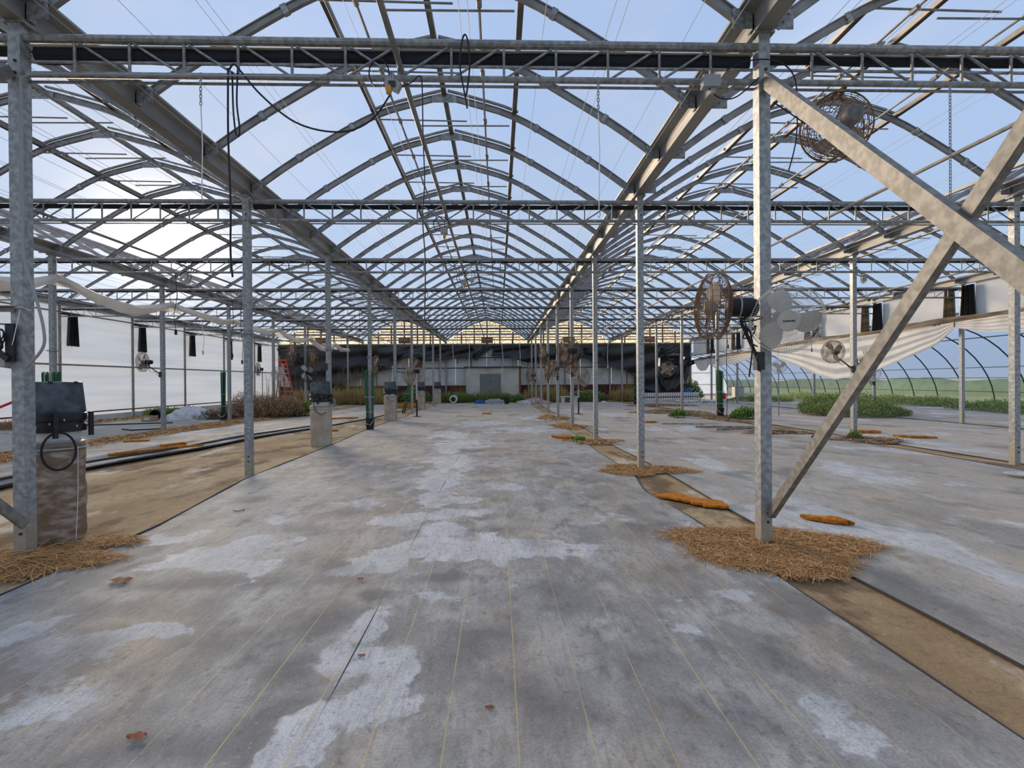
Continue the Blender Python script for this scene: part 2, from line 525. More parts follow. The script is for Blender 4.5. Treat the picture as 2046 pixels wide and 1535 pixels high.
def cloth_mat(name, dusty, lines=True, x_line=0.07, stain_attr=False, seed=0.0):
    """woven ground cloth: grey weave, pale salt stains, brown spots, yellow marker threads"""
    m = bpy.data.materials.new(name)
    m.use_nodes = True
    nt = m.node_tree
    N, L = nt.nodes.new, nt.links.new
    b = nt.nodes['Principled BSDF']
    b.inputs['Roughness'].default_value = 0.8
    b.inputs['Specular IOR Level'].default_value = 0.25
    t = N('ShaderNodeTexCoord')
    mpn = N('ShaderNodeMapping')
    mpn.inputs['Location'].default_value = (seed, seed * 2.3, 0)
    L(t.outputs['Object'], mpn.inputs[0])

    def noise(scale, detail=6, stretch=None, rough=0.55):
        n = N('ShaderNodeTexNoise')
        n.inputs['Scale'].default_value = scale
        n.inputs['Detail'].default_value = min(detail, 5)
        n.inputs['Roughness'].default_value = rough
        if stretch:
            q = N('ShaderNodeMapping')
            q.inputs['Scale'].default_value = stretch
            L(mpn.outputs[0], q.inputs[0])
            L(q.outputs[0], n.inputs['Vector'])
        else:
            L(mpn.outputs[0], n.inputs['Vector'])
        return n.outputs['Fac']

    def mrange(f, a, c, lo=0, hi=1):
        r = N('ShaderNodeMapRange')
        r.inputs['From Min'].default_value = a
        r.inputs['From Max'].default_value = c
        r.inputs['To Min'].default_value = lo
        r.inputs['To Max'].default_value = hi
        L(f, r.inputs[0])
        return r.outputs[0]

    def mix(f, a, c, mode='MIX'):
        x = N('ShaderNodeMix')
        x.data_type = 'RGBA'
        x.blend_type = mode
        if f is None:
            x.inputs['Factor'].default_value = 1
        else:
            L(f, x.inputs['Factor'])
        for s, v in (('A', a), ('B', c)):
            if isinstance(v, tuple):
                x.inputs[s].default_value = (*v, 1)
            else:
                L(v, x.inputs[s])
        return x.outputs['Result']

    def math_(op, a, c):
        x = N('ShaderNodeMath')
        x.operation = op
        for i, v in enumerate((a, c)):
            if isinstance(v, (int, float)):
                x.inputs[i].default_value = v
            else:
                L(v, x.inputs[i])
        return x.outputs[0]

    big = noise(0.55, 7)
    base = mix(mrange(big, 0.36, 0.66), (0.235, 0.225, 0.20), (0.53, 0.50, 0.445))
    # cloudy pale and dark mottling, drawn out along the weave
    base = mix(mrange(noise(2.1, 7, (1.6, .9, 1), 0.62), 0.47, 0.66, 0, 0.85), base, (0.60, 0.575, 0.52))
    base = mix(mrange(noise(3.3, 7, (1.5, .8, 1), 0.65), 0.53, 0.68, 0, 0.75), base, (0.16, 0.155, 0.145))
    # tan dust
    base = mix(mrange(noise(0.8, 6, (1.3, .8, 1)), 0.47, 0.68, 0, 0.75 if dusty < .5 else 0.95), base, (0.55, 0.43, 0.295))
    if dusty > 0:
        base = mix(mrange(noise(0.35, 5, (1, .45, 1)), 0.30, 0.62, 0.15, dusty), base, (0.62, 0.535, 0.415))
    # tan growing towards the back: dust plus a warm sunlit look painted in
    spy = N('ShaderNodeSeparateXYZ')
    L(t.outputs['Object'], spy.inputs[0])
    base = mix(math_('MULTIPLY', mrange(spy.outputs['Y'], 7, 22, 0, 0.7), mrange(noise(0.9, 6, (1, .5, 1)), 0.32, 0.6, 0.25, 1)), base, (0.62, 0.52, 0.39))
    # crisp pale salt stains
    f = noise(2.3, 8, rough=0.62)
    if stain_attr:
        at = N('ShaderNodeAttribute')
        at.attribute_name = 'stain'
        f2 = math_('ADD', at.outputs['Fac'], math_('MULTIPLY', math_('SUBTRACT', f, 0.5), 2.2))
        s_mask = mrange(f2, 0.46, 0.56)
        s_soft = mrange(f2, 0.25, 0.6)
    else:
        f2 = noise(0.75, 6, (1.1, .6, 1))
        s_mask = mrange(f2, 0.57, 0.60)
        s_soft = mrange(f2, 0.5, 0.62)
    if stain_attr:
        ad_ = N('ShaderNodeAttribute')
        ad_.attribute_name = 'damp'
        fd = math_('ADD', ad_.outputs['Fac'], math_('MULTIPLY', math_('SUBTRACT', noise(1.7, 7, rough=0.6), 0.5), 1.6))
        base = mix(mrange(fd, 0.30, 0.75, 0, 0.78), base, (0.165, 0.16, 0.155))
    pale = mix(mrange(noise(2.2, 5, (2.2, .7, 1)), 0.35, 0.7), (0.58, 0.585, 0.58), (0.80, 0.79, 0.75))
    base = mix(math_('MULTIPLY', s_soft, 0.25), base, (0.58, 0.57, 0.55))
    base = mix(math_('MULTIPLY', s_mask, mrange(noise(3.5, 5), 0.3, 0.6, 0.55, 0.95)), base, pale)
    # dark damp patches and brown rings
    base = mix(mrange(noise(0.95, 5, (1, .7, 1)), 0.56, 0.66, 0, 0.65), base, (0.15, 0.145, 0.14))
    base = mix(mrange(noise(1.9, 4, (1, .8, 1)), 0.63, 0.72, 0, 0.6), base, (0.30, 0.205, 0.125))
    # weave and grit
    base = mix(mrange(noise(14, 5, (3.0, .5, 1), 0.6), 0.5, 0.7, 0.0, 0.4), base, (0.20, 0.19, 0.175))
    base = mix(mrange(noise(26, 5), 0.58, 0.72, 0.0, 0.5), base, (0.13, 0.125, 0.115))
    base = mix(mrange(noise(95, 2), 0.3, 0.7, 0.0, 0.38), base, (0.12, 0.12, 0.12))
    base = mix(mrange(noise(60, 3), 0.62, 0.75, 0.0, 0.5), base, (0.55, 0.54, 0.50))
    if lines:
        sp = N('ShaderNodeSeparateXYZ')
        L(t.outputs['Object'], sp.inputs[0])
        xx = math_('FRACT', math_('DIVIDE', math_('ADD', sp.outputs['X'], 30.0 - x_line + 0.15), 0.30), 0)
        d = math_('ABSOLUTE', math_('SUBTRACT', xx, 0.5), 0)
        ln = mrange(d, 0.0105, 0.0065, 0, 1)
        ln = math_('MULTIPLY', ln, mrange(noise(1.4, 4), 0.35, 0.6, 0.15, 0.8))
        base = mix(ln, base, (0.66, 0.50, 0.16))
    L(base, b.inputs['Base Color'])
    bn = N('ShaderNodeBump')
    bn.inputs['Strength'].default_value = 0.25
    bn.inputs['Distance'].default_value = 0.01
    L(noise(9, 6), bn.inputs['Height'])
    L(bn.outputs[0], b.inputs['Normal'])
    return m


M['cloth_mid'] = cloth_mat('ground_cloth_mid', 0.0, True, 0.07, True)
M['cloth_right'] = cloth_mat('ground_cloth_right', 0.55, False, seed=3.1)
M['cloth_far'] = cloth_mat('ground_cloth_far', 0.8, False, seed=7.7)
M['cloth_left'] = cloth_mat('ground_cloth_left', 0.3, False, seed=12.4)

# ------------------------------------------------------------------ main dimensions
W, SP, Y0 = 6.4, 3.66, 4.179
RX = {k: 2.356 + W * k for k in range(-3, 3)}     # gutter rows: -3 left wall ... 2 right curtain wall
PY = [Y0 + SP * n for n in range(10)]             # post lines; the last is the back wall
YB = PY[9]                                        # 37.12
YF = -7.0
HG = 4.53                                         # gutter underside
BAYS = {-2: 'far left bay', -1: 'bay left of the centre', 0: 'centre bay', 1: 'bay right of the centre', 2: 'far right bay'}
ROWS = {-2: 'the second row left of the aisle', -1: 'the row left of the centre aisle', 0: 'the row right of the centre aisle',
        1: 'the second row right of the aisle', 2: 'the row under the right curtain'}


def bay_x(b):
    return RX[b - 1], RX[b]


# ------------------------------------------------------------------ ground
struct('floor', MB().box(-17.4, 26.5, YF, YB + 16, -0.25, 0.0), M['soil'], 'bare sandy ground under the greenhouse')
struct('ground', MB().grid(lambda u, v: (-150 + 300 * u, -40 + 260 * v, -0.3), 8, 8), M['grass'], 'grass outside the greenhouse')

hg = []
for j in range(60):
    y = -30 + 3.2 * j
    for q in range(7):
        a = math.pi * q / 6
        hh = 1.75 + .2 * math.sin(j * .7) + .15 * math.sin(j * 1.9)
        hg.append((58 + 8 * math.sin(j * .21) - 3.0 * math.cos(a) + .4 * math.sin(j * 2.3 + q), y, -.3 + hh * math.sin(a)))
hedge = part('hedgerow', MB().add(hg, [(j * 7 + q, j * 7 + q + 1, (j + 1) * 7 + q + 1, (j + 1) * 7 + q) for j in range(59) for q in range(6)]), M['tree'], None, True)
tag(hedge, 'hazy green hedgerow seen through the skirt of the arched side house', 'hedge')

ELL = [  # pale stains on the middle cloth: x, y, half width, half length, weight
    (-0.82, 1.89, 0.12, 0.075, 1), (-0.78, 2.07, 0.15, 0.12, 1.05), (-0.61, 2.15, 0.17, 0.165, 1.1), (-0.53, 2.43, 0.1, 0.19, 1), (-0.78, 2.5, 0.145, 0.18, 1),
    (-0.78, 2.82, 0.1, 0.14, 0.95), (-0.75, 3.08, 0.13, 0.12, 0.9), (-0.44, 3.24, 0.17, 0.09, 0.85), (-1.18, 3.68, 0.17, 0.155, 0.8), (-0.97, 3.92, 0.245, 0.24, 1),
    (-0.65, 4.19, 0.31, 0.28, 1.05), (-0.26, 4.23, 0.27, 0.32, 1.05), (-0.05, 3.93, 0.125, 0.245, 0.9), (0.36, 4.17, 0.26, 0.25, 0.9), (0.75, 4.15, 0.195, 0.195, 0.8),
    (-0.58, 4.72, 0.295, 0.22, 0.9), (-0.96, 5.17, 0.33, 0.19, 0.95), (-0.38, 5.33, 0.25, 0.2, 0.9), (-0.81, 6.09, 0.225, 0.48, 0.95), (-0.84, 7.18, 0.3, 0.82, 0.95),
    (-0.89, 8.73, 0.365, 0.99, 0.95), (-0.93, 10.88, 0.515, 0.85, 1), (-0.42, 5.94, 0.25, 0.2, 0.7), (0.09, 6.52, 0.31, 0.185, 0.75), (-2.24, 4.33, 0.295, 0.24, 1.05),
    (-2.31, 3.93, 0.45, 0.175, 0.95), (-3.13, 4.61, 0.29, 0.18, 0.8), (-2.97, 4.13, 0.305, 0.12, 0.6), (-1.89, 4.52, 0.105, 0.1, 0.85), (-2.06, 2.89, 0.145, 0.095, 0.95),
    (-2.16, 2.25, 0.275, 0.18, 0.72), (-2.29, 2.65, 0.305, 0.2, 0.62), (-2.75, 2.77, 0.26, 0.215, 0.66), (1.59, 3.16, 0.14, 0.1, 0.62), (1.44, 2.1, 0.1, 0.06, 0.66),
    (1.93, 4.62, 0.295, 0.39, 0.6), (1.28, 4.99, 0.26, 0.255, 0.62), (0.81, 14.41, 1.055, 0.895, 0.8), (-0.63, 16.61, 1.05, 0.985, 0.8), (1.91, 19.3, 1.21, 1.07, 0.8),
    (-1.34, 13.26, 0.56, 1.005, 0.9), (-1.79, 5.78, 0.365, 0.285, 0.62), (-2.36, 5.19, 0.275, 0.19, 0.6), (1.0, 2.83, 0.205, 0.15, 0.45), (1.43, 1.9, 0.165, 0.08, 0.5),
]
DAMP = [  # damp darker patches
    (-0.94, 2.04, 0.15, 0.18, 0.9), (-1.06, 2.92, 0.155, 0.24, 1), (-1.07, 2.51, 0.16, 0.2, 0.8), (-0.88, 3.3, 0.095, 0.075, 1.1), (-0.44, 3.55, 0.26, 0.09, 0.9),
    (-1.23, 3.83, 0.1, 0.085, 0.8), (0.0, 3.28, 0.415, 0.19, 0.7), (-0.14, 2.61, 0.305, 0.295, 0.75), (0.35, 2.18, 0.365, 0.28, 0.7), (0.32, 3.05, 0.355, 0.235, 0.65),
    (-2.12, 3.54, 0.59, 0.125, 0.9), (-2.47, 3.21, 0.435, 0.145, 0.7), (-1.49, 2.72, 0.31, 0.18, 0.6), (-1.35, 1.95, 0.32, 0.135, 0.75), (0.78, 2.44, 0.31, 0.215, 0.6),
    (1.04, 2.03, 0.235, 0.15, 0.6), (-0.04, 4.72, 0.15, 0.125, 0.7), (-3.14, 6.1, 0.645, 0.265, 0.5), (-1.79, 4.81, 0.355, 0.195, 0.6),
]


def sheet(name, x0, x1, y0, y1, mt, nx, ys, label, stain=False, edge=None, z=0.008, amp=0.004):
    nyv = len(ys)
    xs = np.linspace(0, 1, nx + 1)
    vs, st, dm = [], [], []
    for y in ys:
        a = x0(y) if callable(x0) else x0
        c = x1(y) if callable(x1) else x1
        for u in xs:
            x = a + (c - a) * u
            h = z + amp * (math.sin(x * 2.7 + y * 0.8) * math.sin(y * 1.3 - x)) * 0.5 + amp * .5
            vs.append((x, y, h))
            if stain:
                s = 0.12
                for ex, ey, rx, ry, w in ELL:
                    d = ((x - ex) / rx) ** 2 + ((y - ey) / ry) ** 2
                    if d < 6:
                        s = max(s, w * math.exp(-0.5 * d) * .95)
                st.append(s)
                s = 0.0
                for ex, ey, rx, ry, w in DAMP:
                    d = ((x - ex) / rx) ** 2 + ((y - ey) / ry) ** 2
                    if d < 6:
                        s = max(s, w * math.exp(-0.5 * d))
                dm.append(s)
    fs = [(j * (nx + 1) + i, j * (nx + 1) + i + 1, (j + 1) * (nx + 1) + i + 1, (j + 1) * (nx + 1) + i) for j in range(nyv - 1) for i in range(nx)]
    mb = MB().add(vs, fs)
    o = part(name, mb, mt)
    if stain:
        at = o.data.attributes.new('stain', 'FLOAT', 'POINT')
        at.data.foreach_set('value', st)
        at = o.data.attributes.new('damp', 'FLOAT', 'POINT')
        at.data.foreach_set('value', dm)
    o.data.polygons.foreach_set('use_smooth', [True] * len(o.data.polygons))
    tag(o, label, 'ground cloth')
    for side in (edge or ''):
        fx = x0 if side == 'l' else x1
        pts = [((fx(y) if callable(fx) else fx), y, 0.012 + 0.004 * math.sin(y * 3)) for y in ys[::2]]
        part('edge_hem', MB().tube(pts, 0.0035 if (side == 'l' and stain and not callable(x0)) else 0.010, 6), M['edge'], o, True)
    return o


def xl_mid(y):
    return -3.86 - 0.22 * min(1, max(0, (y - 7) / 7)) + 0.04 * math.sin(y * .7) + (0.35 if y < 5 else 0.35 * max(0, 1 - (y - 5) / 2.5))


def xr_mid(y):
    return 2.08 + 0.03 * math.sin(y * 1.1) - 0.16 * math.exp(-((y - 6.2) / .8) ** 2)


ys_near = list(np.concatenate([np.arange(-6, 1.5, 0.5), np.arange(1.5, 8, 0.07), np.arange(8, 32.8, 0.3)]))
SEAM = -0.79
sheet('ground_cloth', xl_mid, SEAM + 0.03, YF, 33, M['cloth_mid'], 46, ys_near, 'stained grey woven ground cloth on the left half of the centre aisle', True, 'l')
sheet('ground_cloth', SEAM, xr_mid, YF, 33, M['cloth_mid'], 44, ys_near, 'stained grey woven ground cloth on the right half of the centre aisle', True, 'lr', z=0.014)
ys_far = list(np.arange(-2, 33.2, 0.4))
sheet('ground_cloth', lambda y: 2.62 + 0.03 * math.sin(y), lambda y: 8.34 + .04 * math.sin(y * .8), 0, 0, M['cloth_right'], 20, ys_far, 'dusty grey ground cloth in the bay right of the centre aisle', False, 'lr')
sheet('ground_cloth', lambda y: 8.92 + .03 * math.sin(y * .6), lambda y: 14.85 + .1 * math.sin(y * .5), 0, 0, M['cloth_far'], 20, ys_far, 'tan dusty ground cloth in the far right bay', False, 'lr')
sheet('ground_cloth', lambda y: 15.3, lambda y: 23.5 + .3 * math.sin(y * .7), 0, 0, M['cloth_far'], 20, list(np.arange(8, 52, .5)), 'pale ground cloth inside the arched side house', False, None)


def xe_left(y):
    return float(np.interp(y, [0, 8, 12.6, 19.4, 30], [-7.05, -6.98, -6.46, -5.25, -4.75])) + 0.05 * math.sin(y * 1.3)


def left_cloth():
    ys = np.arange(3, 33, 0.18)
    us = np.concatenate([np.linspace(0, 2.2, 90), np.linspace(2.25, 3.6, 14)])   # distance from the free edge
    vs = []
    for y in ys:
        fold = math.exp(-((y - 10) / 7.0) ** 2)
        for d in us:
            h = 0.012
            for k, (c, a, wd) in enumerate(((0.16, 0.07, 0.10), (0.46, 0.10, 0.12), (0.85, 0.13, 0.16), (1.45, 0.07, 0.2))):
                cc = c + 0.10 * math.sin(y * 0.55 + k * 1.7) + 0.12 * (y - 10) * 0.03 * k
                aa = a * fold * (0.65 + 0.35 * math.sin(y * 0.9 + k * 2.1))
                h += max(0, aa) * math.exp(-((d - cc) / wd) ** 2)
            vs.append((xe_left(y) - d, y, h + (0.02 * fold if d < .05 else 0)))
    n = len(us)
    fs = [(j * n + i + 1, j * n + i, (j + 1) * n + i, (j + 1) * n + i + 1) for j in range(len(ys) - 1) for i in range(n - 1)]
    o = part('ground_cloth', MB().add(vs, fs), M['cloth_left'], None, True)
    tag(o, 'rumpled grey ground cloth with rolled folds left of the bare soil strip', 'ground cloth')
    for off, hh, y1 in ((0.0, 0.014, 31), (0.33, 0.05, 17)):
        pts = [(xe_left(y) - off - .03 * math.sin(y), y, hh + .05 * math.exp(-((y - 9) / 6) ** 2)) for y in np.arange(3, y1, .4)]
        part('edge_hem', MB().tube(pts, 0.022, 6), M['edge'], o, True)


left_cloth()
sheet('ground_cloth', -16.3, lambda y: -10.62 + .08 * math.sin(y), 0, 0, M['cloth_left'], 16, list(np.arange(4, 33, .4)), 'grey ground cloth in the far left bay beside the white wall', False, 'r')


# ------------------------------------------------------------------ posts
def post_mesh(h, w=0.1):
    b = MB().box(-w / 2, w / 2, -w / 2, w / 2, 0, h)
    return b.mesh('post', M['post'])


PM = post_mesh(HG)
plate = MB().box(-.09, .09, -.06, .06, HG - 0.012, HG + .01).mesh('top_plate', M['galv'])
bolt = MB().lathe([(0.0, 0), (.012, 0), (.012, .01), (0, .012)], 8, M=Matrix.Rotation(math.pi / 2, 3, 'X')).mesh('bolt', M['dark'])
clampm = MB().box(-.085, .085, -.085, .085, -.012, .012).mesh('clamp_plate', M['galv'])
FIRST = {-2: 2, -1: 0, 0: 0, 1: 1, 2: 3}
for r in range(-2, 3):
    for i, n in enumerate(range(FIRST[r], 10)):
        t = thing('steel_post', '%s galvanized steel post from the front in %s' % (ORD[i], ROWS[r]), 'post', (RX[r], PY[n], 0), group='greenhouse posts')
        put('shaft', PM, t)
        put('top_plate', plate, t)
        if n < 4:
            for z in (0.22, 0.30, 4.1, 4.2):
                put('bolt', bolt, t, (0.012, -0.05, z))
        if (r, n) in ((-1, 1), (-1, 2), (-1, 3), (-2, 2), (0, 4), (1, 4)):
            put('clamp_plate', clampm, t, (0, 0, 2.28))


# ------------------------------------------------------------------ gutters
def gutter(r):
    x = RX[r]
    z0 = HG + 0.012
    prof = [(-.075, z0), (.075, z0), (.085, z0 + .15), (.21, z0 + .20), (.21, z0 + .225), (.07, z0 + .185), (.06, z0 + .02), (-.06, z0 + .02), (-.07, z0 + .185), (-.21, z0 + .225), (-.21, z0 + .20), (-.085, z0 + .15)]
    k = len(prof)
    vs = [(x + a, y, b) for y in (YF, YB) for a, b in prof]
    fs = [(i, (i + 1) % k, k + (i + 1) % k, k + i) for i in range(k)]
    return MB().add(vs, fs)


GL = {-3: 'steel eave gutter along the top of the white left wall', -2: 'steel roof gutter over the second post row left of the aisle',
      -1: 'steel roof gutter over the post row left of the centre aisle', 0: 'steel roof gutter over the post row right of the centre aisle',
      1: 'steel roof gutter over the second post row right of the aisle', 2: 'steel eave gutter above the right curtain wall'}
for r in range(-3, 3):
    o = part('roof_gutter', gutter(r), M['gutter'])
    tag(o, GL[r], 'gutter')

# ------------------------------------------------------------------ roof arches
KP = [(0, 6.15), (0.4, 6.05), (1.14, 5.82), (2.12, 5.27), (2.62, 4.95), (3.06, 4.63)]


def arch_z(u):
    """height of the rib at distance u from the ridge line"""
    u = abs(u)
    xs = [p[0] for p in KP]
    for i in range(len(KP) - 1):
        if u <= xs[i + 1] or i == len(KP) - 2:
            def slope(j):
                a, c = max(0, j - 1), min(len(KP) - 1, j + 1)
                return (KP[c][1] - KP[a][1]) / (KP[c][0] - KP[a][0])
            h = xs[i + 1] - xs[i]
            t = (u - xs[i]) / h
            m0, m1 = slope(i) * h, slope(i + 1) * h
            return (2 * t ** 3 - 3 * t ** 2 + 1) * KP[i][1] + (t ** 3 - 2 * t ** 2 + t) * m0 + (-2 * t ** 3 + 3 * t ** 2) * KP[i + 1][1] + (t ** 3 - t ** 2) * m1


def rib_strip(mb, sgn, u0, u1, d0, d1, w, n=14):
    """curved bar between normal offsets d0,d1 from the rib line, w wide along the house"""
    vs = []
    for i in range(n + 1):
        u = u0 + (u1 - u0) * i / n
        z = arch_z(u)
        dz = (arch_z(u + .01) - arch_z(max(0, u - .01))) / (.01 + min(u, .01))
        nx, nz = -dz, 1.0
        q = math.hypot(nx, nz)
        nx, nz = nx / q, nz / q
        for d in (d0, d1):
            for s in (-1, 1):
                vs.append((sgn * (u + nx * d), s * w / 2, z + nz * d))
    fs = []
    for i in range(n):
        a, b = i * 4, (i + 1) * 4
        for p, q in ((0, 1), (1, 3), (3, 2), (2, 0)):
            fs.append((a + p, a + q, b + q, b + p))
    fs += [(0, 2, 3, 1), (n * 4, n * 4 + 1, n * 4 + 3, n * 4 + 2)]
    return mb.add(vs, fs)


def rib(sgn, n=14):
    mb = MB()
    rib_strip(mb, sgn, 0.03, 3.06, -.035, .035, .018, n)
    rib_strip(mb, sgn, 0.03, 3.06, -.047, -.035, .046, n)
    rib_strip(mb, sgn, 0.03, 3.06, .035, .047, .046, n)
    return mb


RIBM = {s: rib(s).mesh('rib', M['arch']) for s in (-1, 1)}
UPM = {s: rib_strip(MB(), s, 0.03, 1.16, .085, .115, .04, 5).mesh('upper_bar', M['arch']) for s in (-1, 1)}
RIDGEP = MB().add([(-.2, -.03, 6.03), (.2, -.03, 6.03), (.2, -.03, 6.13), (0, -.03, 6.19), (-.2, -.03, 6.13), (-.2, -.024, 6.03), (.2, -.024, 6.03), (.2, -.024, 6.13), (0, -.024, 6.19), (-.2, -.024, 6.13)],
                  [(0, 1, 2, 3, 4), (9, 8, 7, 6, 5), (0, 5, 6, 1), (1, 6, 7, 2), (2, 7, 8, 3), (3, 8, 9, 4), (4, 9, 5, 0)]).mesh('ridge_plate', M['galv'])
FOOT = {}
for s in (-1, 1):
    f = MB()
    f.box(*(sorted((s * 2.93, s * 3.115))), -.036, -.030, 4.565, 4.74)
    f.box(*(sorted((s * 3.105, s * 3.115))), -.036, .05, 4.565, 4.74)
    for dx, dz in ((2.97, 4.70), (3.02, 4.63), (3.07, 4.60)):
        f.box(s * dx - .008, s * dx + .008, -.042, -.036, dz - .008, dz + .008)
    FOOT[s] = f.mesh('foot_bracket', M['galv'])
CLIP = {}
for s in (-1, 1):
    for j, u in enumerate((1.5, 2.35)):
        CLIP[s, j] = rib_strip(MB(), s, u - .03, u + .03, -.055, .055, .056, 1).mesh('rib_clip', M['galv'])
COLL = {-1: MB().tube([(-1.16, .03, 5.78), (.36, .03, 5.76)], .013, 6).mesh('collar_pipe', M['pipe']),
        1: MB().tube([(1.06, .05, 5.70), (-.40, .05, 5.69)], .013, 6).mesh('collar_pipe', M['pipe'])}
far = rib(-1, 10)
far.f and None
rib_far = rib(1, 10)
far.add(rib_far.v, rib_far.f)
far.tube([(-1.16, .03, 5.78), (.36, .03, 5.76)], .013, 4)
far.tube([(1.06, .05, 5.70), (-.40, .05, 5.69)], .013, 4)
FARM = far.mesh('roof_arch', M['arch'])
ASP = SP / 3
for b in range(-2, 3):
    x0, x1 = bay_x(b)
    xc = (x0 + x1) / 2
    i = 0
    for k in range(0, 27):
        y = Y0 + ASP * k
        near_x = 0 if b == 0 else (abs(x0) if b > 0 else abs(x1))
        if near_x / y > 1.14:
            continue
        lab = '%s steel roof arch from the front over the %s' % (ORD[i], BAYS[b])
        i += 1
        if k <= 11:
            t = thing('roof_arch', lab, 'roof arch', (xc, y, 0), group='greenhouse roof arches')
            for s in (-1, 1):
                put('rib', RIBM[s], t)
                if k < 9:
                    put('upper_bar', UPM[s], t)
                put('foot_bracket', FOOT[s], t)
                put('collar_pipe', COLL[s], t)
                for j in (0, 1):
                    put('rib_clip', CLIP[s, j], t)
            put('ridge_plate', RIDGEP, t)
        else:
            o = put('roof_arch', FARM, None, (xc, y, 0))
            tag(o, lab, 'roof arch', 'greenhouse roof arches')

# purlins, pipes, wires along the house
for b in range(-2, 3):
    x0, x1 = bay_x(b)
    xc = (x0 + x1) / 2
    ya = max(YF, 0)
    for dx, nm in ((0, 'ridge'), (-1.14, 'left slope'), (1.14, 'right slope')):
        z = arch_z(dx) + (0.03 if dx == 0 else 0.075)
        mb = MB().box(xc + dx - .036, xc + dx + .036, ya, YB, z - .012, z + .035)
        mb.box(xc + dx - .036, xc + dx - .028, ya, YB, z - .035, z - .012)
        mb.box(xc + dx + .028, xc + dx + .036, ya, YB, z - .035, z - .012)
        o = part('roof_purlin', mb, M['purlin'])
        tag(o, 'brown channel purlin along the %s of the %s' % (nm if dx == 0 else nm, BAYS[b]), 'purlin')
    for dx, nm in ((-.72, 'left'), (.66, 'right')):
        t = thing('ridge_pipe', 'thin steel pipe hung just %s of the ridge in the %s' % (nm, BAYS[b]), 'pipe', (xc + dx, 0, 5.73))
        part('pipe', MB().tube([(0, ya, 0), (0, YB, 0)], .017, 6), M['pipe'], t, True)
        cp = MB().tube([(0, -.05, 0), (0, .05, 0)], .032, 8).mesh('coupling', M['pipe'])
        for k in range(1, 12, 1):
            put('coupling', cp, t, (0, Y0 + ASP * k - .02, 0))
    o = part('heating_pipe', MB().tube([(xc + .02, ya, 4.205), (xc, YB, 4.205)], .026, 8), M['pipe'], None, True)
    tag(o, 'long straight grey pipe lying on the trusses down the %s' % BAYS[b], 'pipe')
    wm = MB().tube([(0, ya, 0), (0, YB, 0)], .0028, 4).mesh('support_wire', M['wire'])
    for k, dx in enumerate((-2.75, -2.66, -2.1, -1.5, -1.42, -.5, -.35, .55, .62, 1.25, 1.8, 1.9, 2.5, 2.85)):
        o = put('support_wire', wm, None, (xc + dx, 0, 4.475))
        tag(o, '%s white support wire from the left above the %s' % (ORD[k], BAYS[b]), 'wire', 'curtain wires of the ' + BAYS[b])


# ------------------------------------------------------------------ trusses
ZT, ZBt = 4.42, 4.115
WEB = W / 14.0


def truss_parts():
    h = W / 2
    top = MB().tube([(-h + .05, 0, ZT), (h - .05, 0, ZT)], .036, 10).mesh('top_chord', M['galv'])
    bot = MB().tube([(-h + .05, 0, ZBt), (h - .05, 0, ZBt)], .027, 8).mesh('bottom_chord', M['galv'])
    rail = MB().box(-h + .05, h - .05, .03, .05, ZBt - .045, ZBt - .03).mesh('lower_rail', M['galv'])
    ver = MB().tube([(0, 0, ZBt + .02), (0, 0, ZT - .03)], .0125, 6).mesh('web_post', M['galv'])
    dia = {s: MB().tube([(0, 0, ZT - .03), (s * (WEB - .06), 0, ZBt + .02)], .0115, 6).mesh('web_diagonal', M['galv']) for s in (-1, 1)}
    return top, bot, rail, ver, dia


TOPM, BOTM, RAILM, VERM, DIAM = truss_parts()
tm = MB()
hW = W / 2
tm.tube([(-hW + .05, 0, ZT), (hW - .05, 0, ZT)], .036, 8)
tm.tube([(-hW + .05, 0, ZBt), (hW - .05, 0, ZBt)], .024, 6)
for k in range(1, 14):
    x = -hW + k * WEB
    tm.tube([(x, 0, ZBt), (x, 0, ZT)], .011, 4)
    tm.tube([(x + (.02 if k < 7 else -.02), 0, ZT), (x + (1 if k < 7 else -1) * (WEB - .05), 0, ZBt)], .010, 4)
FART = tm.mesh('roof_truss', M['galv'])


def roll_mesh(h, seed):
    rr = random.Random(seed)
    n = 40
    mb = MB()
    ringn = 8
    vs = []
    for i in range(n + 1):
        x = -hW + .08 + (W - .16) * i / n
        s = 1 + .12 * math.sin(i * .9 + seed) + rr.uniform(-.06, .06)
        for k in range(ringn):
            a = 2 * math.pi * k / ringn
            vs.append((x, .075 + .05 * math.cos(a), ZT - .022 - h / 2 + h / 2 * s * math.sin(a) * (1.0 + .12 * math.sin(3 * a + i * .4))))
    fs = [(i * ringn + k, i * ringn + (k + 1) % ringn, (i + 1) * ringn + (k + 1) % ringn, (i + 1) * ringn + k) for i in range(n) for k in range(ringn)]
    return mb.add(vs, fs)


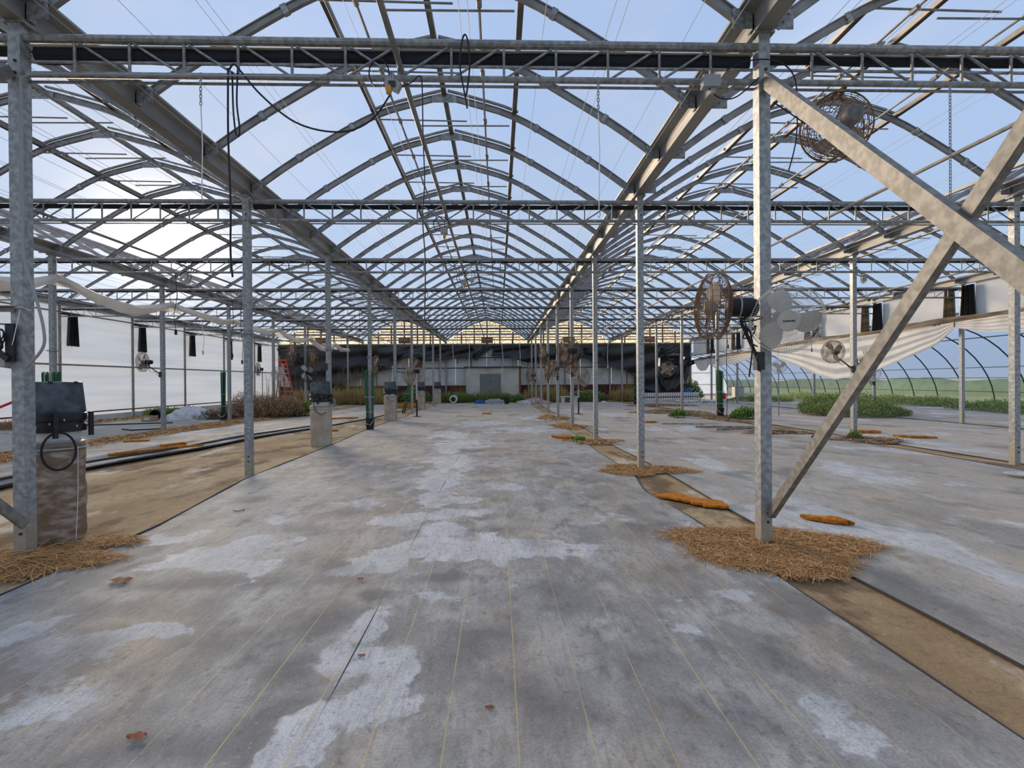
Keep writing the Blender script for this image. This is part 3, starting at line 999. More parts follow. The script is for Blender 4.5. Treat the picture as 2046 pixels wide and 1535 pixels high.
ROLL_THICK = roll_mesh(.135, 1).mesh('shade_roll', M['roll'], True)
ROLL_MID = roll_mesh(.07, 2).mesh('shade_roll', M['roll'], True)
ROLL_THIN = roll_mesh(.045, 3).mesh('shade_roll', M['roll'], True)
ROLLBAR = MB().box(-hW + .06, hW - .06, .02, .04, ZT - .185, ZT - .168).mesh('pull_bar', M['galv'])
ROLLHEM = MB().box(-hW + .06, hW - .06, .02, .09, ZT - .046, ZT - .036).mesh('hem_tape', M['fan_white'])
for b in range(-2, 3):
    x0, x1 = bay_x(b)
    xc = (x0 + x1) / 2
    i = 0
    for n in range(0, 9):
        near_x = 0 if b == 0 else (abs(x0) if b > 0 else abs(x1))
        if near_x / PY[n] > 1.13:
            continue
        lab = '%s latticed steel truss from the front across the %s' % (ORD[i], BAYS[b])
        if n < 4:
            t = thing('roof_truss', lab, 'truss', (xc, PY[n], 0), group='latticed roof trusses')
            put('top_chord', TOPM, t)
            put('bottom_chord', BOTM, t)
            if n < 2:
                put('lower_rail', RAILM, t)
            for k in range(1, 14):
                x = -hW + k * WEB
                put('web_post', VERM, t, (x, 0, 0))
                s = 1 if k < 7 else -1
                if b == 1:
                    s = 1
                put('web_diagonal', DIAM[s], t, (x + s * .03, 0, 0))
        else:
            o = put('roof_truss', FART, None, (xc, PY[n], 0))
            tag(o, lab, 'truss', 'latticed roof trusses')
        if n < 7:
            t = thing('shade_roll', 'black shade cloth bunched along the %s truss of the %s' % (ORD[i], BAYS[b]), 'shade cloth', (xc, PY[n], 0), group='bunched shade cloths')
            put('bunched_cloth', ROLL_THICK if (n == 0 and b == 0) else (ROLL_MID if n < 2 else ROLL_THIN), t)
            if n == 0:
                put('pull_bar', ROLLBAR, t)
                put('hem_tape', ROLLHEM, t)
        i += 1

# ------------------------------------------------------------------ roof film
for b in range(-2, 3):
    x0, x1 = bay_x(b)
    xc = (x0 + x1) / 2
    us = list(np.linspace(-3.10, 3.10, 41))
    us = sorted(set([round(u, 3) for u in us] + [0.0]))
    mb = MB()
    nu = len(us)
    vs = []
    yy = [YF, 0, 10, 20, 30, YB]
    for y in yy:
        for u in us:
            vs.append((xc + u, y, arch_z(u) + .13))
    fs = [(j * nu + i, j * nu + i + 1, (j + 1) * nu + i + 1, (j + 1) * nu + i) for j in range(len(yy) - 1) for i in range(nu - 1)]
    struct('ceiling', mb.add(vs, fs), M['film'], 'clear plastic roof film over the ' + BAYS[b], smooth=True)

# ------------------------------------------------------------------ braces
o = part('cross_brace', MB().bar((2.36, 4.12, 4.10), (2.36, 0.5, 0.28), .06, .105, (0, .7, .7)), M['brace'])
tag(o, 'galvanized brace slanting down from the top of the right front post', 'brace')
o = part('cross_brace', MB().bar((2.385, 4.12, 0.29), (2.385, 0.5, 4.40), .05, .08, (0, .7, .7)), M['brace'])
tag(o, 'galvanized brace slanting up from the foot of the right front post', 'brace')
o = part('cross_brace', MB().bar((-3.99, 4.12, 0.30), (-3.99, 0.5, 4.15), .03, .075, (0, .7, .7)), M['brace'])
tag(o, 'galvanized brace meeting the left front post near its foot', 'brace')
o = part('cross_brace', MB().bar((-4.05, 4.1, 4.10), (-4.05, 0.5, 0.28), .05, .085, (0, .7, .7)), M['brace'])
tag(o, 'galvanized brace meeting the left front post near its top', 'brace')

# ------------------------------------------------------------------ left wall
XL = RX[-3]


def wavy_panel(y0, y1, z0, z1, x, seed, nu=16, nv=44, amp=.022):
    rr = random.Random(seed)
    ph = [rr.uniform(0, 6) for _ in range(4)]

    def fn(u, v):
        y = y0 + (y1 - y0) * u
        z = z0 + (z1 - z0) * v
        e = math.sin(math.pi * u)
        dx = amp * e * (math.sin(v * 17 + ph[0] + u * 1.5) + .6 * math.sin(v * 31 + ph[1] - u * 2) + .5 * math.sin(v * 9 + u * 3 + ph[2]))
        return (x + dx, y, z)
    return MB().grid(fn, nu, nv)


wl = MB()
wl.box(XL - .10, XL + .02, YF, YB, 0.0, 0.22)
wall_left = struct('wall_left', wl, M['board_white'], 'long white plastic side wall on the left')
lys = [YF] + PY
for i in range(len(lys) - 1):
    o = part('panel', wavy_panel(lys[i], lys[i + 1], .22, 4.55, XL - .05, i), M['wall_white'], wall_left, True)
for y in PY:
    part('wall_post', MB().tube([(XL, y, 0), (XL, y, HG)], .05, 8), M['pipe'], wall_left, True)
for z, rad in ((2.27, .035), (.36, .03), (4.3, .03)):
    part('rail', MB().tube([(XL + .03, YF, z), (XL + .03, YB, z)], rad, 8), M['rust'] if z < .5 else M['pipe'], wall_left, True)


def pleated(w, h, depth, folds, seed):
    rr = random.Random(seed)
    n = folds * 2
    xs = [-w / 2 + w * i / n for i in range(n + 1)]

    def fn(u, v):
        i = min(n, int(round(u * n)))
        sp = .72 + .28 * (1 - v)
        return (depth * ((i % 2) - .5) * (.8 + .4 * math.sin(i)) , xs[i] * sp, v * h + (.03 * math.sin(i * 2.2) if v == 0 else 0))
    return MB().grid(fn, n, 6)


for i, n in enumerate(range(4, 9)):
    t = thing('pleated_curtain', 'gathered black pleated curtain by the %s post in view along the left wall' % ORD[i], 'curtain', (XL + .16, PY[n] + .42, 3.0), group='black curtains on the left wall')
    part('pleats', pleated(.55, 1.22, .09, 9, n), M['black_sheet'], t)
    part('curtain_rail', MB().box(-.22, .03, -.32, .32, 1.21, 1.27), M['dark'], t)

# ------------------------------------------------------------------ right curtain wall
XR = RX[2]
wall_right = struct('wall_right', MB().box(XR - .04, XR + .04, 8, YB, 3.38, 3.44), M['galv'], 'rail of the white curtain wall on the right')
for n in range(2, 9):
    part('panel', wavy_panel(PY[n] + .45, PY[n + 1] - .4, 3.38, 4.55, XR + .06, 30 + n, 12, 10, .006), M['panel_warm'], wall_right, True)
for i, n in enumerate(range(3, 9)):
    t = thing('pleated_curtain', 'gathered dark pleated curtain at the %s post in view under the right gutter' % ORD[i], 'curtain', (XR - .08, PY[n], 3.42), group='dark curtains on the right wall')
    part('pleats', pleated(.5, 1.05, .09, 8, n), M['black_sheet'], t, loc=(0, -.30, 0))
    part('pleats', pleated(.4, 1.05, .12, 5, n + 9), M['tan_roll'], t, loc=(0, .34, 0))


def long_roll(ys, zf, rf, x, n=9, seed=0):
    rr = random.Random(seed)
    vs = []
    for i, y in enumerate(ys):
        for k in range(n):
            a = 2 * math.pi * k / n
            q = 1 + .25 * math.sin(3 * a + i * .35) + .1 * math.sin(5 * a - i * .6)
            vs.append((x + .08 * math.cos(a) * q, y, zf(y) + rf(y) * math.sin(a) * q))
    fs = [(i * n + k, i * n + (k + 1) % n, (i + 1) * n + (k + 1) % n, (i + 1) * n + k) for i in range(len(ys) - 1) for k in range(n)]
    return MB().add(vs, fs)


o = part('curtain_roll', long_roll(list(np.arange(10, 35.4, .25)), lambda y: float(np.interp(y, [10, 13.2, 17.7, 23.2, 28, 35], [3.42, 3.40, 3.33, 3.29, 3.14, 3.05])), lambda y: .11 + .03 * math.sin(y * .9), XR - .13), M['tan_roll'], None, True)
tag(o, 'long tan and black rolled curtain tied along the right wall', 'curtain roll')


def hang_sheet(pts, zt, x, nrow=10, depth=.10, res=60, seed=0):
    """white sheet hanging from the roll: pts = (y, z bottom)"""
    ys = [p[0] for p in pts]
    zb = [p[1] for p in pts]

    def fn(u, v):
        y = ys[0] + (ys[-1] - ys[0]) * u
        b = float(np.interp(y, ys, zb))
        t = zt(y)
        z = t + (b - t) * v
        dr = (t - b)
        return (x - depth * dr * v * (1 - .3 * v) * .5 + .022 * math.sin(v * 26 + 2.2 * math.sin(u * 5 + seed)) * min(1, dr) - .02 * math.sin(u * 40 + seed) * (1 - v), y, z)
    return MB().grid(fn, res, nrow * 3)


ztop = lambda y: float(np.interp(y, [10, 13.2, 17.7, 23.2, 28, 35], [3.38, 3.36, 3.26, 3.24, 3.08, 3.0]))
for pts, lab in (([(10.5, 2.9), (12, 2.75), (13.2, 2.84), (14.1, 2.88), (15.15, 3.12)], 'white plastic sheet drooping slightly under the roll at the right edge'),
                 ([(15.2, 3.1), (15.8, 2.61), (17.2, 2.16), (18.64, 1.73), (20.6, 1.46), (21.6, 1.62), (23.06, 2.06), (24.7, 2.5), (25.6, 2.95)], 'large white plastic sheet sagging deep under the right curtain roll'),
                 ([(25.7, 2.95), (26.5, 2.8), (27.7, 2.78), (29.5, 2.5), (31.5, 2.45), (33, 2.6)], 'short white plastic sheet hanging under the far part of the right roll'),
                 ([(33.1, 2.7), (33.8, 2.2), (34.6, 2.15), (35.2, 2.35), (36, 3.0)], 'crumpled white plastic sheet end hanging beside the black sheeting')):
    o = part('hanging_sheet', hang_sheet(pts, ztop, XR - .22, seed=pts[0][0]), M['white_sheet'], None, True)
    tag(o, lab, 'plastic sheet')

# ------------------------------------------------------------------ arched side house on the right
XH0, XH1 = XR, 25.5
XHC = (XH0 + XH1) / 2
HA = XH1 - XHC


def hoop_pt(t):
    """t 0 at the right foot, 1 at the apex, 2 at the left support"""
    if t <= 1:
        a = t * math.pi / 2
        return (XHC + HA * math.cos(a), 4.15 * math.sin(a))
    s = t - 1
    return (XHC - (HA - .1) * s, 4.15 - .65 * s * s)


hy0 = 23.75 - 1.58 * 9
i = 0
for k in range(0, 28):
    y = hy0 + 1.58 * k
    if y < 16.2:
        continue
    pts = [(hoop_pt(j / 12)[0], y, hoop_pt(j / 12)[1]) for j in range(0, 25)]
    o = part('hoop_rib', MB().tube(pts, .03, 6), M['dark'], None, True)
    tag(o, '%s dark curved pipe hoop from the front in the right side house' % ORD[i], 'hoop', 'hoops of the side house')
    i += 1
for a, lab in ((.12, 'lowest'), (.235, 'middle'), (.325, 'upper'), (.62, 'topmost')):
    p = hoop_pt(a)
    o = part('hoop_purlin', MB().tube([(p[0] - .03, 8, p[1]), (p[0] - .03, 52, p[1])], .018 if a < .6 else .024, 6), M['dark'], None, True)
    tag(o, '%s dark lengthwise pipe across the hoops of the right side house' % lab, 'pipe')
TS = .235
mb = MB()
nh = 22
hv = []
for y in np.arange(8, 52.3, 1.58):
    for j in range(nh + 1):
        t = TS + (2 - TS) * j / nh
        p = hoop_pt(t)
        bul = .03 * math.sin((y - hy0) / 1.58 * math.pi) ** 2
        hv.append((p[0] + .04 + bul, float(y), p[1] + .03))
nn = nh + 1
rowsn = len(hv) // nn
struct('ceiling', MB().add(hv, [(j * nn + q, j * nn + q + 1, (j + 1) * nn + q + 1, (j + 1) * nn + q) for j in range(rowsn - 1) for q in range(nn - 1)]), M['hoop_film'], 'hazy plastic film over the arched side house', smooth=True)
sk = []
for y in np.arange(8, 52.3, .79):
    for j in range(7):
        p = hoop_pt(TS * j / 6)
        sk.append((p[0] + .05 + .02 * math.sin(y * 2.1 + j), float(y), p[1]))
struct('wall_right', MB().add(sk, [(j * 7 + q, j * 7 + q + 1, (j + 1) * 7 + q + 1, (j + 1) * 7 + q) for j in range(len(sk) // 7 - 1) for q in range(6)]), M['hoop_skirt'], 'clear roll-up skirt along the foot of the arched side house', smooth=True)
struct('baseboard_right', MB().box(25.42, 25.5, 8, 52, 0, .16), M['vestibule'], 'pale base board under the arched side house')
# end wall of the side house
ew = MB()
nE = 24
top = [hoop_pt(2 * q / nE) for q in range(nE + 1)]
vs = [(p[0], 52.2, p[1]) for p in top] + [(p[0], 52.2, 0) for p in top]
wall_end = struct('wall_back', MB().add(vs, [(q, q + 1, nE + 2 + q, nE + 1 + q) for q in range(nE)]), M['wall_white'], 'white end wall of the arched side house')
for q, x in enumerate((15.6, 16.5, 17.4, 18.6, 19.8, 21)):
    part('stud', MB().tube([(x, 52.12, 0), (x, 52.12, 3.6)], .03, 6), M['pipe'] if q % 2 else M['rust'], wall_end)
part('rail', MB().tube([(15.2, 52.1, 1.0), (24.6, 52.1, 1.0)], .03, 6), M['pipe'], wall_end)
part('rail', MB().tube([(15.2, 52.1, 2.3), (23.5, 52.1, 2.3)], .03, 6), M['pipe'], wall_end)

# ------------------------------------------------------------------ back wall
YW = YB + .12
bw = MB().box(XL, XR, YW, YW + .08, 0, 1.28)
wall_back = struct('wall_back', bw, M['redbase'], 'end wall at the back of the greenhouse')
# painted boards between the base and the sheeting, leaving two fan openings
open_x = ((-6.85, -5.85), (12.75, 14.3))
xb = [XL + .1]
while xb[-1] < XR - 1.3:
    xb.append(xb[-1] + 1.22)
xb.append(XR)
for i in range(len(xb) - 1):
    a, c = xb[i] + .012, xb[i + 1] - .012
    for z0, z1 in ((1.22, 2.55), (2.60, 3.35), (3.38, 4.28)):
        if z0 > 2 and any(a < q1 and c > q0 for q0, q1 in open_x) and z0 < 3:
            continue
        part('board', MB().box(a, c, YW - .03, YW + .02, z0, z1), M['board_white'], wall_back)
for z in (2.575, 3.365):
    part('girt', MB().box(XL, XR, YW - .09, YW - .03, z - .03, z + .03), M['dark'], wall_back)
for i in range(0, len(xb), 2):
    part('stud', MB().box(xb[i] - .03, xb[i] + .03, YW - .12, YW - .09, 0.0, 4.3), M['rust'] if i % 4 else M['dark'], wall_back)
part('header', MB().box(XL, XR, YW - .2, YW + .02, 4.24, 4.46), M['header'], wall_back)
part('header_pipe', MB().tube([(XL, YW - .34, 4.0), (XR, YW - .34, 4.0)], .03, 6), M['galv'], wall_back)
for b in range(-2, 3):
    x0, x1 = bay_x(b)
    xc = (x0 + x1) / 2
    us = np.linspace(-3.1, 3.1, 25)
    # gable sheets, one between each pair of mullions
    mull = [-3.1, -2.0, -1.0, 0.0, 1.0, 2.0, 3.1]
    for j in range(6):
        uu = np.linspace(mull[j], mull[j + 1], 6)
        vs = [(xc + u, YW, arch_z(u) + .1) for u in uu] + [(xc + u, YW, 4.4) for u in uu]
        part('gable_sheet', MB().add(vs, [(q, q + 1, 7 + q, 6 + q) for q in range(5)]), M['gable'], wall_back)
    for u in mull[1:-1]:
        part('mullion', MB().box(xc + u - .05, xc + u + .05, YW - .09, YW - .02, 4.4, arch_z(u) + .05), M['rust'], wall_back)
    for z in (4.95, 5.4):
        ww = max(.3, min(3.0, float(np.interp(z, [4.6, 4.95, 5.27, 5.82, 6.15], [3.06, 2.6, 2.1, 1.1, 0])) ))
        part('gable_rail', MB().box(xc - ww, xc + ww, YW - .08, YW - .03, z - .035, z + .035), M['rust'], wall_back)
    part('gable_vent', MB().box(xc - .45, xc + .45, YW - .10, YW - .04, 4.5, 4.92), M['rust'], wall_back)

# fan openings
for a, c in open_x:
    t = thing('exhaust_fan', 'dark square exhaust fan opening in the back wall %s' % ('left of the door' if a < 0 else 'behind the torn black sheeting'), 'exhaust fan', ((a + c) / 2, YW - .02, 3.05))
    hw = (c - a) / 2
    part('housing', MB().box(-hw, hw, .02, .3, -.45, .45), M['black'], t)
    fr = MB()
    fr.box(-hw, hw, -.10, .02, -.5, -.42)
    fr.box(-hw, hw, -.10, .02, .42, .5)
    fr.box(-hw - .05, -hw + .03, -.10, .02, -.5, .5)
    fr.box(hw - .03, hw + .05, -.10, .02, -.5, .5)
    part('frame', fr, M['vestibule'], t)
    for k in range(5):
        z = -.36 + .18 * k
        part('slat', MB().bar((-hw, -.02, z), (hw, -.02, z), .02, .08, (0, .5, .8)), M['dark'], t)
    for k in range(4):
        an = k * math.pi / 2 + .5
        part('blade', MB().bar((0, .0, 0), (.36 * math.cos(an), 0, .36 * math.sin(an)), .04, .15, (-math.sin(an), 0, math.cos(an))), M['motor_grey'], t)

# door vestibule
vb = MB()
vx0, vx1, vy = -2.45, 1.6, YW - 1.0
vb.box(vx0, -1.40, vy, vy + .08, 0, 2.55)
vb.box(.20, vx1, vy, vy + .08, 0, 2.55)
vb.box(-1.40, .20, vy, vy + .08, 2.08, 2.55)
vb.box(vx0, vx0 + .08, vy + .08, YW, 0, 2.55)
vb.box(vx1 - .08, vx1, vy + .08, YW, 0, 2.55)
vest = struct('wall_back', vb, M['vestibule'], 'cream boarded door porch projecting from the back wall')
part('porch_roof', MB().box(vx0 - .15, vx1 + .15, vy - .15, YW, 2.55, 2.64), M['dark'], vest)
part('corner_trim', MB().box(vx1 - .02, vx1 + .12, vy - .03, vy + .06, 0, 2.55), M['rust'], vest)
door = struct('door_1', MB().box(-1.40, .20, vy + .05, vy + .07, 0, 2.08), M['dark'], 'grey steel double door in the cream porch')
for a, c in ((-1.39, -.605), (-.595, .19)):
    d = part('door_leaf', MB().box(a, c, vy + .01, vy + .055, .02, 2.06), M['door'], door)
    hx = c - .09 if a < -1 else a + .09
    part('handle', MB().box(hx - .02, hx + .02, vy - .04, vy + .01, .98, 1.12), M['alu'], d)


# black sheeting on the back wall
def drape(top, bot, x0, x1, y, res=70, rows=14, seed=0, swag=1.0):
    rr = random.Random(seed)
    ph = [rr.uniform(0, 6) for _ in range(5)]

    def fn(u, v):
        x = x0 + (x1 - x0) * u
        zt = float(np.interp(x, [p[0] for p in top], [p[1] for p in top]))
        zb = float(np.interp(x, [p[0] for p in bot], [p[1] for p in bot]))
        z = zt + (zb - zt) * v
        d = zt - zb
        f = .11 * math.sin(v * 5.2 * max(.7, d) + 1.7 * math.sin(u * 5 + ph[0]) + ph[1]) * min(1, d)
        f += .07 * math.sin(u * (x1 - x0) * 2.4 + v * 3 + ph[2]) + .03 * math.sin(v * 14 + u * 18 + ph[3])
        return (x + .05 * math.sin(v * 6 + ph[4]), y + f * swag - .12 * v, z)
    return MB().grid(fn, res, rows)


TOPZ = [(-17, 4.2), (16, 4.2)]
yd = YW - .45
DR = [('black plastic sheeting hanging to the ground in the back left corner', [(-16.7, 4.1), (-16.2, 2.4), (-15.6, .5), (-14.6, .25), (-13.2, .15), (-12, .9), (-11.6, 1.7), (-10.5, 1.8), (-9.1, 2.36), (-8.4, 2.54), (-6.86, 3.6)], -16.75, -6.86, 140),
      ('short black plastic sheeting on the back wall left of the porch', [(-6.0, 3.45), (-5.8, 3.1), (-4.7, 3.12), (-3.6, 3.25), (-2.06, 3.26), (-1.95, 3.3)], -6.86, -1.95, 60),
      ('torn black plastic flap folded above the grey double door', [(-2.0, 3.25), (-1.7, 3.1), (-1.45, 3.3), (-.6, 3.9), (-.5, 3.9)], -1.93, -.5, 24),
      ('black plastic sheeting swagged on the back wall right of the porch', [(-.48, 3.45), (.77, 3.38), (2.0, 3.02), (4.5, 2.75), (6.0, 2.8), (6.6, 3.4), (7.3, 2.87)], -.48, 6.6, 80)]
for lab, bot, a, c, res in DR:
    o = part('black_sheeting', drape(TOPZ, bot, a, c, yd, res, 16, int(a * 7) + 40), M['black_sheet'], None, True)
    tag(o, lab, 'plastic sheeting')
t = thing('black_sheeting', 'large torn black sheeting sagging to the ground right of the porch with a hole', 'plastic sheeting', (0, 0, 0))
part('main_fall', drape(TOPZ, [(6.6, 3.4), (7.3, 2.87), (8.8, 2.5), (9.9, 2.3), (10.6, 1.75), (11.3, .85), (12.5, .55)], 6.6, 12.5, yd, 80, 18, 11), M['black_sheet'], t, True)
part('upper_band', drape(TOPZ, [(12.5, 3.2), (12.8, 3.35), (13.3, 3.5), (14.1, 3.62), (14.6, 3.2), (14.95, 3.1)], 12.5, 14.95, yd, 30, 10, 12), M['black_sheet'], t, True)
part('lower_swag', drape([(12.5, 2.6), (13.0, 1.97), (13.5, 2.3), (14.1, 2.67), (14.6, 3.3), (15.0, 3.3)], [(12.5, .55), (13.5, .6), (14.0, 1.2), (14.3, 2.0), (14.5, .9), (14.75, 2.2), (15.0, 3.1)], 12.5, 15.0, yd, 40, 14, 13), M['black_sheet'], t, True)
o = part('black_sheeting', MB().grid(lambda u, v: (14.9 + .9 * u + .1 * math.sin(v * 5), yd - 1.6 * u, 2.95 + .35 * u - .32 * v + .05 * math.sin(u * 7 + v * 4)), 16, 6), M['black_sheet'], None, True)
tag(o, 'twisted end of black sheeting tied to the right curtain roll', 'plastic sheeting')


# ------------------------------------------------------------------ fans
def frame_from(axis):
    return Vector(axis).normalized().to_track_quat('Z', 'Y').to_matrix()


def guard(R, z0, z1, nsp, rings, rw, sides=4):
    """wire guard: domed face of spokes and rings from rim height z0 to hub height z1"""
    mb = MB()
    for k in range(nsp):
        a = 2 * math.pi * k / nsp
        pts = []
        for q in range(5):
            rr = .18 * R + (R - .18 * R) * q / 4
            pts.append((rr * math.cos(a), rr * math.sin(a), z1 + (z0 - z1) * (q / 4) ** 2.2))
        mb.tube(pts, rw, 3, cap=False)
    for q in range(rings):
        s = (q + .5) / rings
        rr = .18 * R + (R - .18 * R) * s
        z = z1 + (z0 - z1) * s ** 2.2
        mb.tube([(rr * math.cos(2 * math.pi * k / 28), rr * math.sin(2 * math.pi * k / 28), z) for k in range(28)], rw, 3, closed=True)
    mb.tube([(R * math.cos(2 * math.pi * k / 36), R * math.sin(2 * math.pi * k / 36), z0) for k in range(36)], rw * 2.2, 5, closed=True)
    return mb


def blade_mesh(R, ang, pitch=.5, wide=.9, sharp=.6):
    """swept paddle blade between hub and rim"""
    def fn(u, v):
        r = .16 * R + .76 * R * v
        half = wide * (.30 + .55 * math.sin(math.pi * min(1, .15 + .75 * v)))
        a = ang + (u - .5) * half * (1.1 - .25 * v) + sharp * v * .5
        z = pitch * R * .32 * (u - .5)
        return (r * math.cos(a), r * math.sin(a), z)
    mb = MB().grid(fn, 6, 7)
    n = len(mb.v)
    top = [(x, y, z + .006) for x, y, z in mb.v]
    fs = [tuple(reversed(q)) for q in mb.f]
    mb.add(top, [tuple(q) for q in fs])
    return mb


FAN_CACHE = {}


def fan(name, label, loc, axis, R, style, nsp=36, rings=6, rw=.0022, nb=3, drum=.5, motor=(.09, .2), arm_to=None, group=None, blade_ang=0.3, plate=None, parts=True):
    """fan facing along axis (towards the air flow); motor behind"""
    cage, blade, mot, hub = {'white': (M['cage_white'], M['fan_white'], M['fan_white'], M['fan_white']),
                             'rust': (M['cage_rust'], M['blade_dusty'], M['motor'], M['blade_dusty']),
                             'grey': (M['cage_rust'], M['blade_dusty'], M['motor_grey'], M['motor_grey']),
                             'black': (M['dark'], M['alu'], M['motor'], M['motor'])}[style]
    if loc[1] > 10:
        rw *= .62
    key = (round(R, 3), style, nsp, rings, rw, nb, drum, motor, blade_ang)
    if key not in FAN_CACHE:
        D = R * drum
        c = {}
        c['fg'] = guard(R, D * .28, D * .62, nsp, rings, rw).mesh('front_guard', cage)
        c['rg'] = guard(R, -D * .28, -D * .62, nsp, rings, rw).mesh('rear_guard', cage)
        rim = MB()
        for k in range(max(10, nsp // 2)):
            a = 2 * math.pi * k / max(10, nsp // 2)
            rim.tube([(R * math.cos(a), R * math.sin(a), -D * .28), (R * math.cos(a), R * math.sin(a), D * .28)], rw, 3, cap=False)
        rim.lathe([(R * .995, -.004), (R * 1.008, -.004), (R * 1.008, .004), (R * .995, .004)], 36)
        rim.f = [q for q in rim.f if len(q) <= 4]
        c['rim'] = rim.mesh('rim_band', cage)
        c['bl'] = [blade_mesh(R, blade_ang + 2 * math.pi * k / nb, wide=1.35 if nb == 3 else .95).mesh('blade', blade, True) for k in range(nb)]
        c['hub'] = MB().lathe([(0.001, D * .34), (.17 * R, D * .33), (.2 * R, D * .26), (.2 * R, -D * .1), (.001, -D * .12)], 24).mesh('hub', hub, True)
        mr, ml = motor
        c['mo'] = MB().lathe([(.001, -D * .5), (mr * .8, -D * .5), (mr, -D * .55), (mr, -D * .55 - ml * .75), (mr * .8, -D * .55 - ml * .93), (mr * .35, -D * .55 - ml), (.001, -D * .55 - ml)], 20).mesh('motor', mot, True)
        c['cap'] = MB().lathe([(mr * 1.015, -D * .55 - ml * .35), (mr * 1.015, -D * .55 - ml * .4)], 20).mesh('motor_band', M['boxgrey'])
        FAN_CACHE[key] = c
    c = FAN_CACHE[key]
    t = thing(name, label, 'fan', loc, group=group)
    t.rotation_euler = frame_from(axis).to_euler()
    put('front_guard', c['fg'], t)
    put('rear_guard', c['rg'], t)
    put('rim_band', c['rim'], t)
    for q in c['bl']:
        put('blade', q, t)
    put('hub', c['hub'], t)
    mo = put('motor', c['mo'], t)
    put('motor_band', c['cap'], mo)
    if arm_to is not None:
        Mi = frame_from(axis).transposed()
        L0 = Mi @ (Vector(arm_to) - Vector(loc))
        L1 = Vector((0, 0, -R * drum * .55 - motor[1] * .45)) + Mi @ Vector((0, 0, -motor[0]))
        mid = L1 + Mi @ Vector((0, 0, -.06))
        am = MB().tube([L1, mid, L0], .016, 8)
        part('bracket_arm', am, M['dark'] if style != 'white' else M['dark'], t)
        part('bracket_plate', MB().cbox((0, 0, 0), (.07, .07, .16)), M['dark'], t, loc=L0, rot=Mi.to_euler())
        part('power_cord', MB().tube([L1 + Mi @ Vector((.02, 0, 0)), mid + Mi @ Vector((.05, -.03, -.16)), mid + Mi @ Vector((.12, -.03, -.2)), (mid + L0) / 2 + Mi @ Vector((0, -.03, -.02)), L0 + Mi @ Vector((0, -.03, -.1))], .006, 5), M['cable'], t, True)
    return t


# the two big fans on the right front post
fa = fan('drum_fan', 'rusty wire drum fan with black motor seen edge-on at the right front post', (1.90, 4.16, 2.12), (-.97, .22, .05), .285, 'rust', 72, 9, .0022, 4, .80, (.085, .25), arm_to=(2.31, 4.16, 1.64))
part('name_plate', MB().box(-.03, .03, -.089, -.085, -.255, -.215), M['white'], fa)
fb = fan('wall_fan', 'white three-blade wall fan facing the camera on the right front post', (2.45, 3.98, 1.985), (-.28, -.90, -.28), .285, 'white', 90, 5, .0013, 3, .42, (.07, .13), blade_ang=1.72)
_D = .285 * .42
dsk = part('hub_disc', MB().lathe([(.001, _D * .66), (.082, _D * .66), (.088, _D * .62), (.088, _D * .5), (.001, _D * .5)], 28), M['fan_white'], fb, True, 'dusty cream badge disc with dark lettering')
lett = MB()
xcur = -.046
for wd, ht in ((.006, .013), (.005, .012), (.005, .013), (.009, .013), (.010, .013), (.009, .013), (.004, .013), (.012, .013), (.005, .016), (.004, .016)):
    lett.box(xcur, xcur + wd, -ht / 2, ht / 2, _D * .662, _D * .672)
    xcur += wd + .0025
part('lettering', lett, M['print'], dsk)
part('mount_stem', MB().tube([(0, 0, -.1), (0.02, .02, -.22)], .02, 8), M['fan_white'], fb)

# rusty basket fan hung from the first truss of the right bay
fc = fan('hanging_fan', 'rusty basket fan with grey motor hanging from the front truss behind the brace', (3.16, 4.36, 3.82), (.15, .975, .11), .285, 'grey', 24, 9, .0035, 4, .95, (.085, .19))
_Mi = frame_from((.15, .975, .11)).transposed()
part('hanger', MB().tube([_Mi @ Vector((.02, -.1, .33)), _Mi @ Vector((.02, -.02, .26))], .02, 6), M['rust'], fc)
part('motor_bearing', MB().lathe([(.001, -.245 - .075), (.03, -.245 - .075), (.03, -.33), (.001, -.33)], 12), M['rust'], fc)
part('power_cord', MB().tube([_Mi @ Vector((.05, 0, -.02)), _Mi @ Vector((-.3, 0, .04)), _Mi @ Vector((-.62, -.05, .2))], .006, 5), M['cable'], fc)

# fans farther away
fan('cage_fan', 'brown caged fan on a slanting arm at the second right row post', (8.20, 11.45, 2.15), (-.92, -.35, 0), .27, 'rust', 30, 6, .004, 4, .5, (.06, .13), arm_to=(8.71, 11.45, 1.72))
fan('wall_fan', 'white fan turned sideways behind the long slanting brace', (9.22, 11.6, 2.0), (.75, -.5, .35), .27, 'white', 30, 4, .004, 3, .4, (.08, .16), arm_to=(8.82, 11.52, 1.9))
fan('cage_fan', 'small grey caged fan half hidden under the sagging white sheet', (14.75, 18.6, 1.75), (-.3, -.8, .5), .42, 'white', 24, 4, .005, 3, .4, (.07, .14), arm_to=(15.1, 18.75, 1.3))
fan('wall_fan', 'pale fan facing the camera beside the right front post at mid distance', (11.2, 18.7, 2.0), (-.35, -.93, 0), .27, 'white', 24, 4, .005, 3, .4, (.07, .14))
part('stand_pole', MB().tube([(0, 0, -.1), (0, -2.0, -.1)], .02, 6), M['galv'], bpy.data.objects['wall_fan.002'])
bpy.data.objects['wall_fan.002'].rotation_euler = frame_from((-.35, -.93, 0)).to_euler()
fan('cage_fan', 'brown caged fan with black motor on the second left row post', (-11.06, 15.16, 2.17), (-.95, -.15, 0), .30, 'rust', 36, 6, .004, 4, .5, (.07, .2), arm_to=(-10.49, 15.12, 1.78))
fan('drum_fan', 'large grey-brown drum fan under the white swag left of the aisle', (-10.9, 25.5, 3.05), (-.8, -.5, .1), .62, 'rust', 36, 7, .008, 4, .55, (.1, .2), arm_to=(-10.46, 26.1, 2.3))
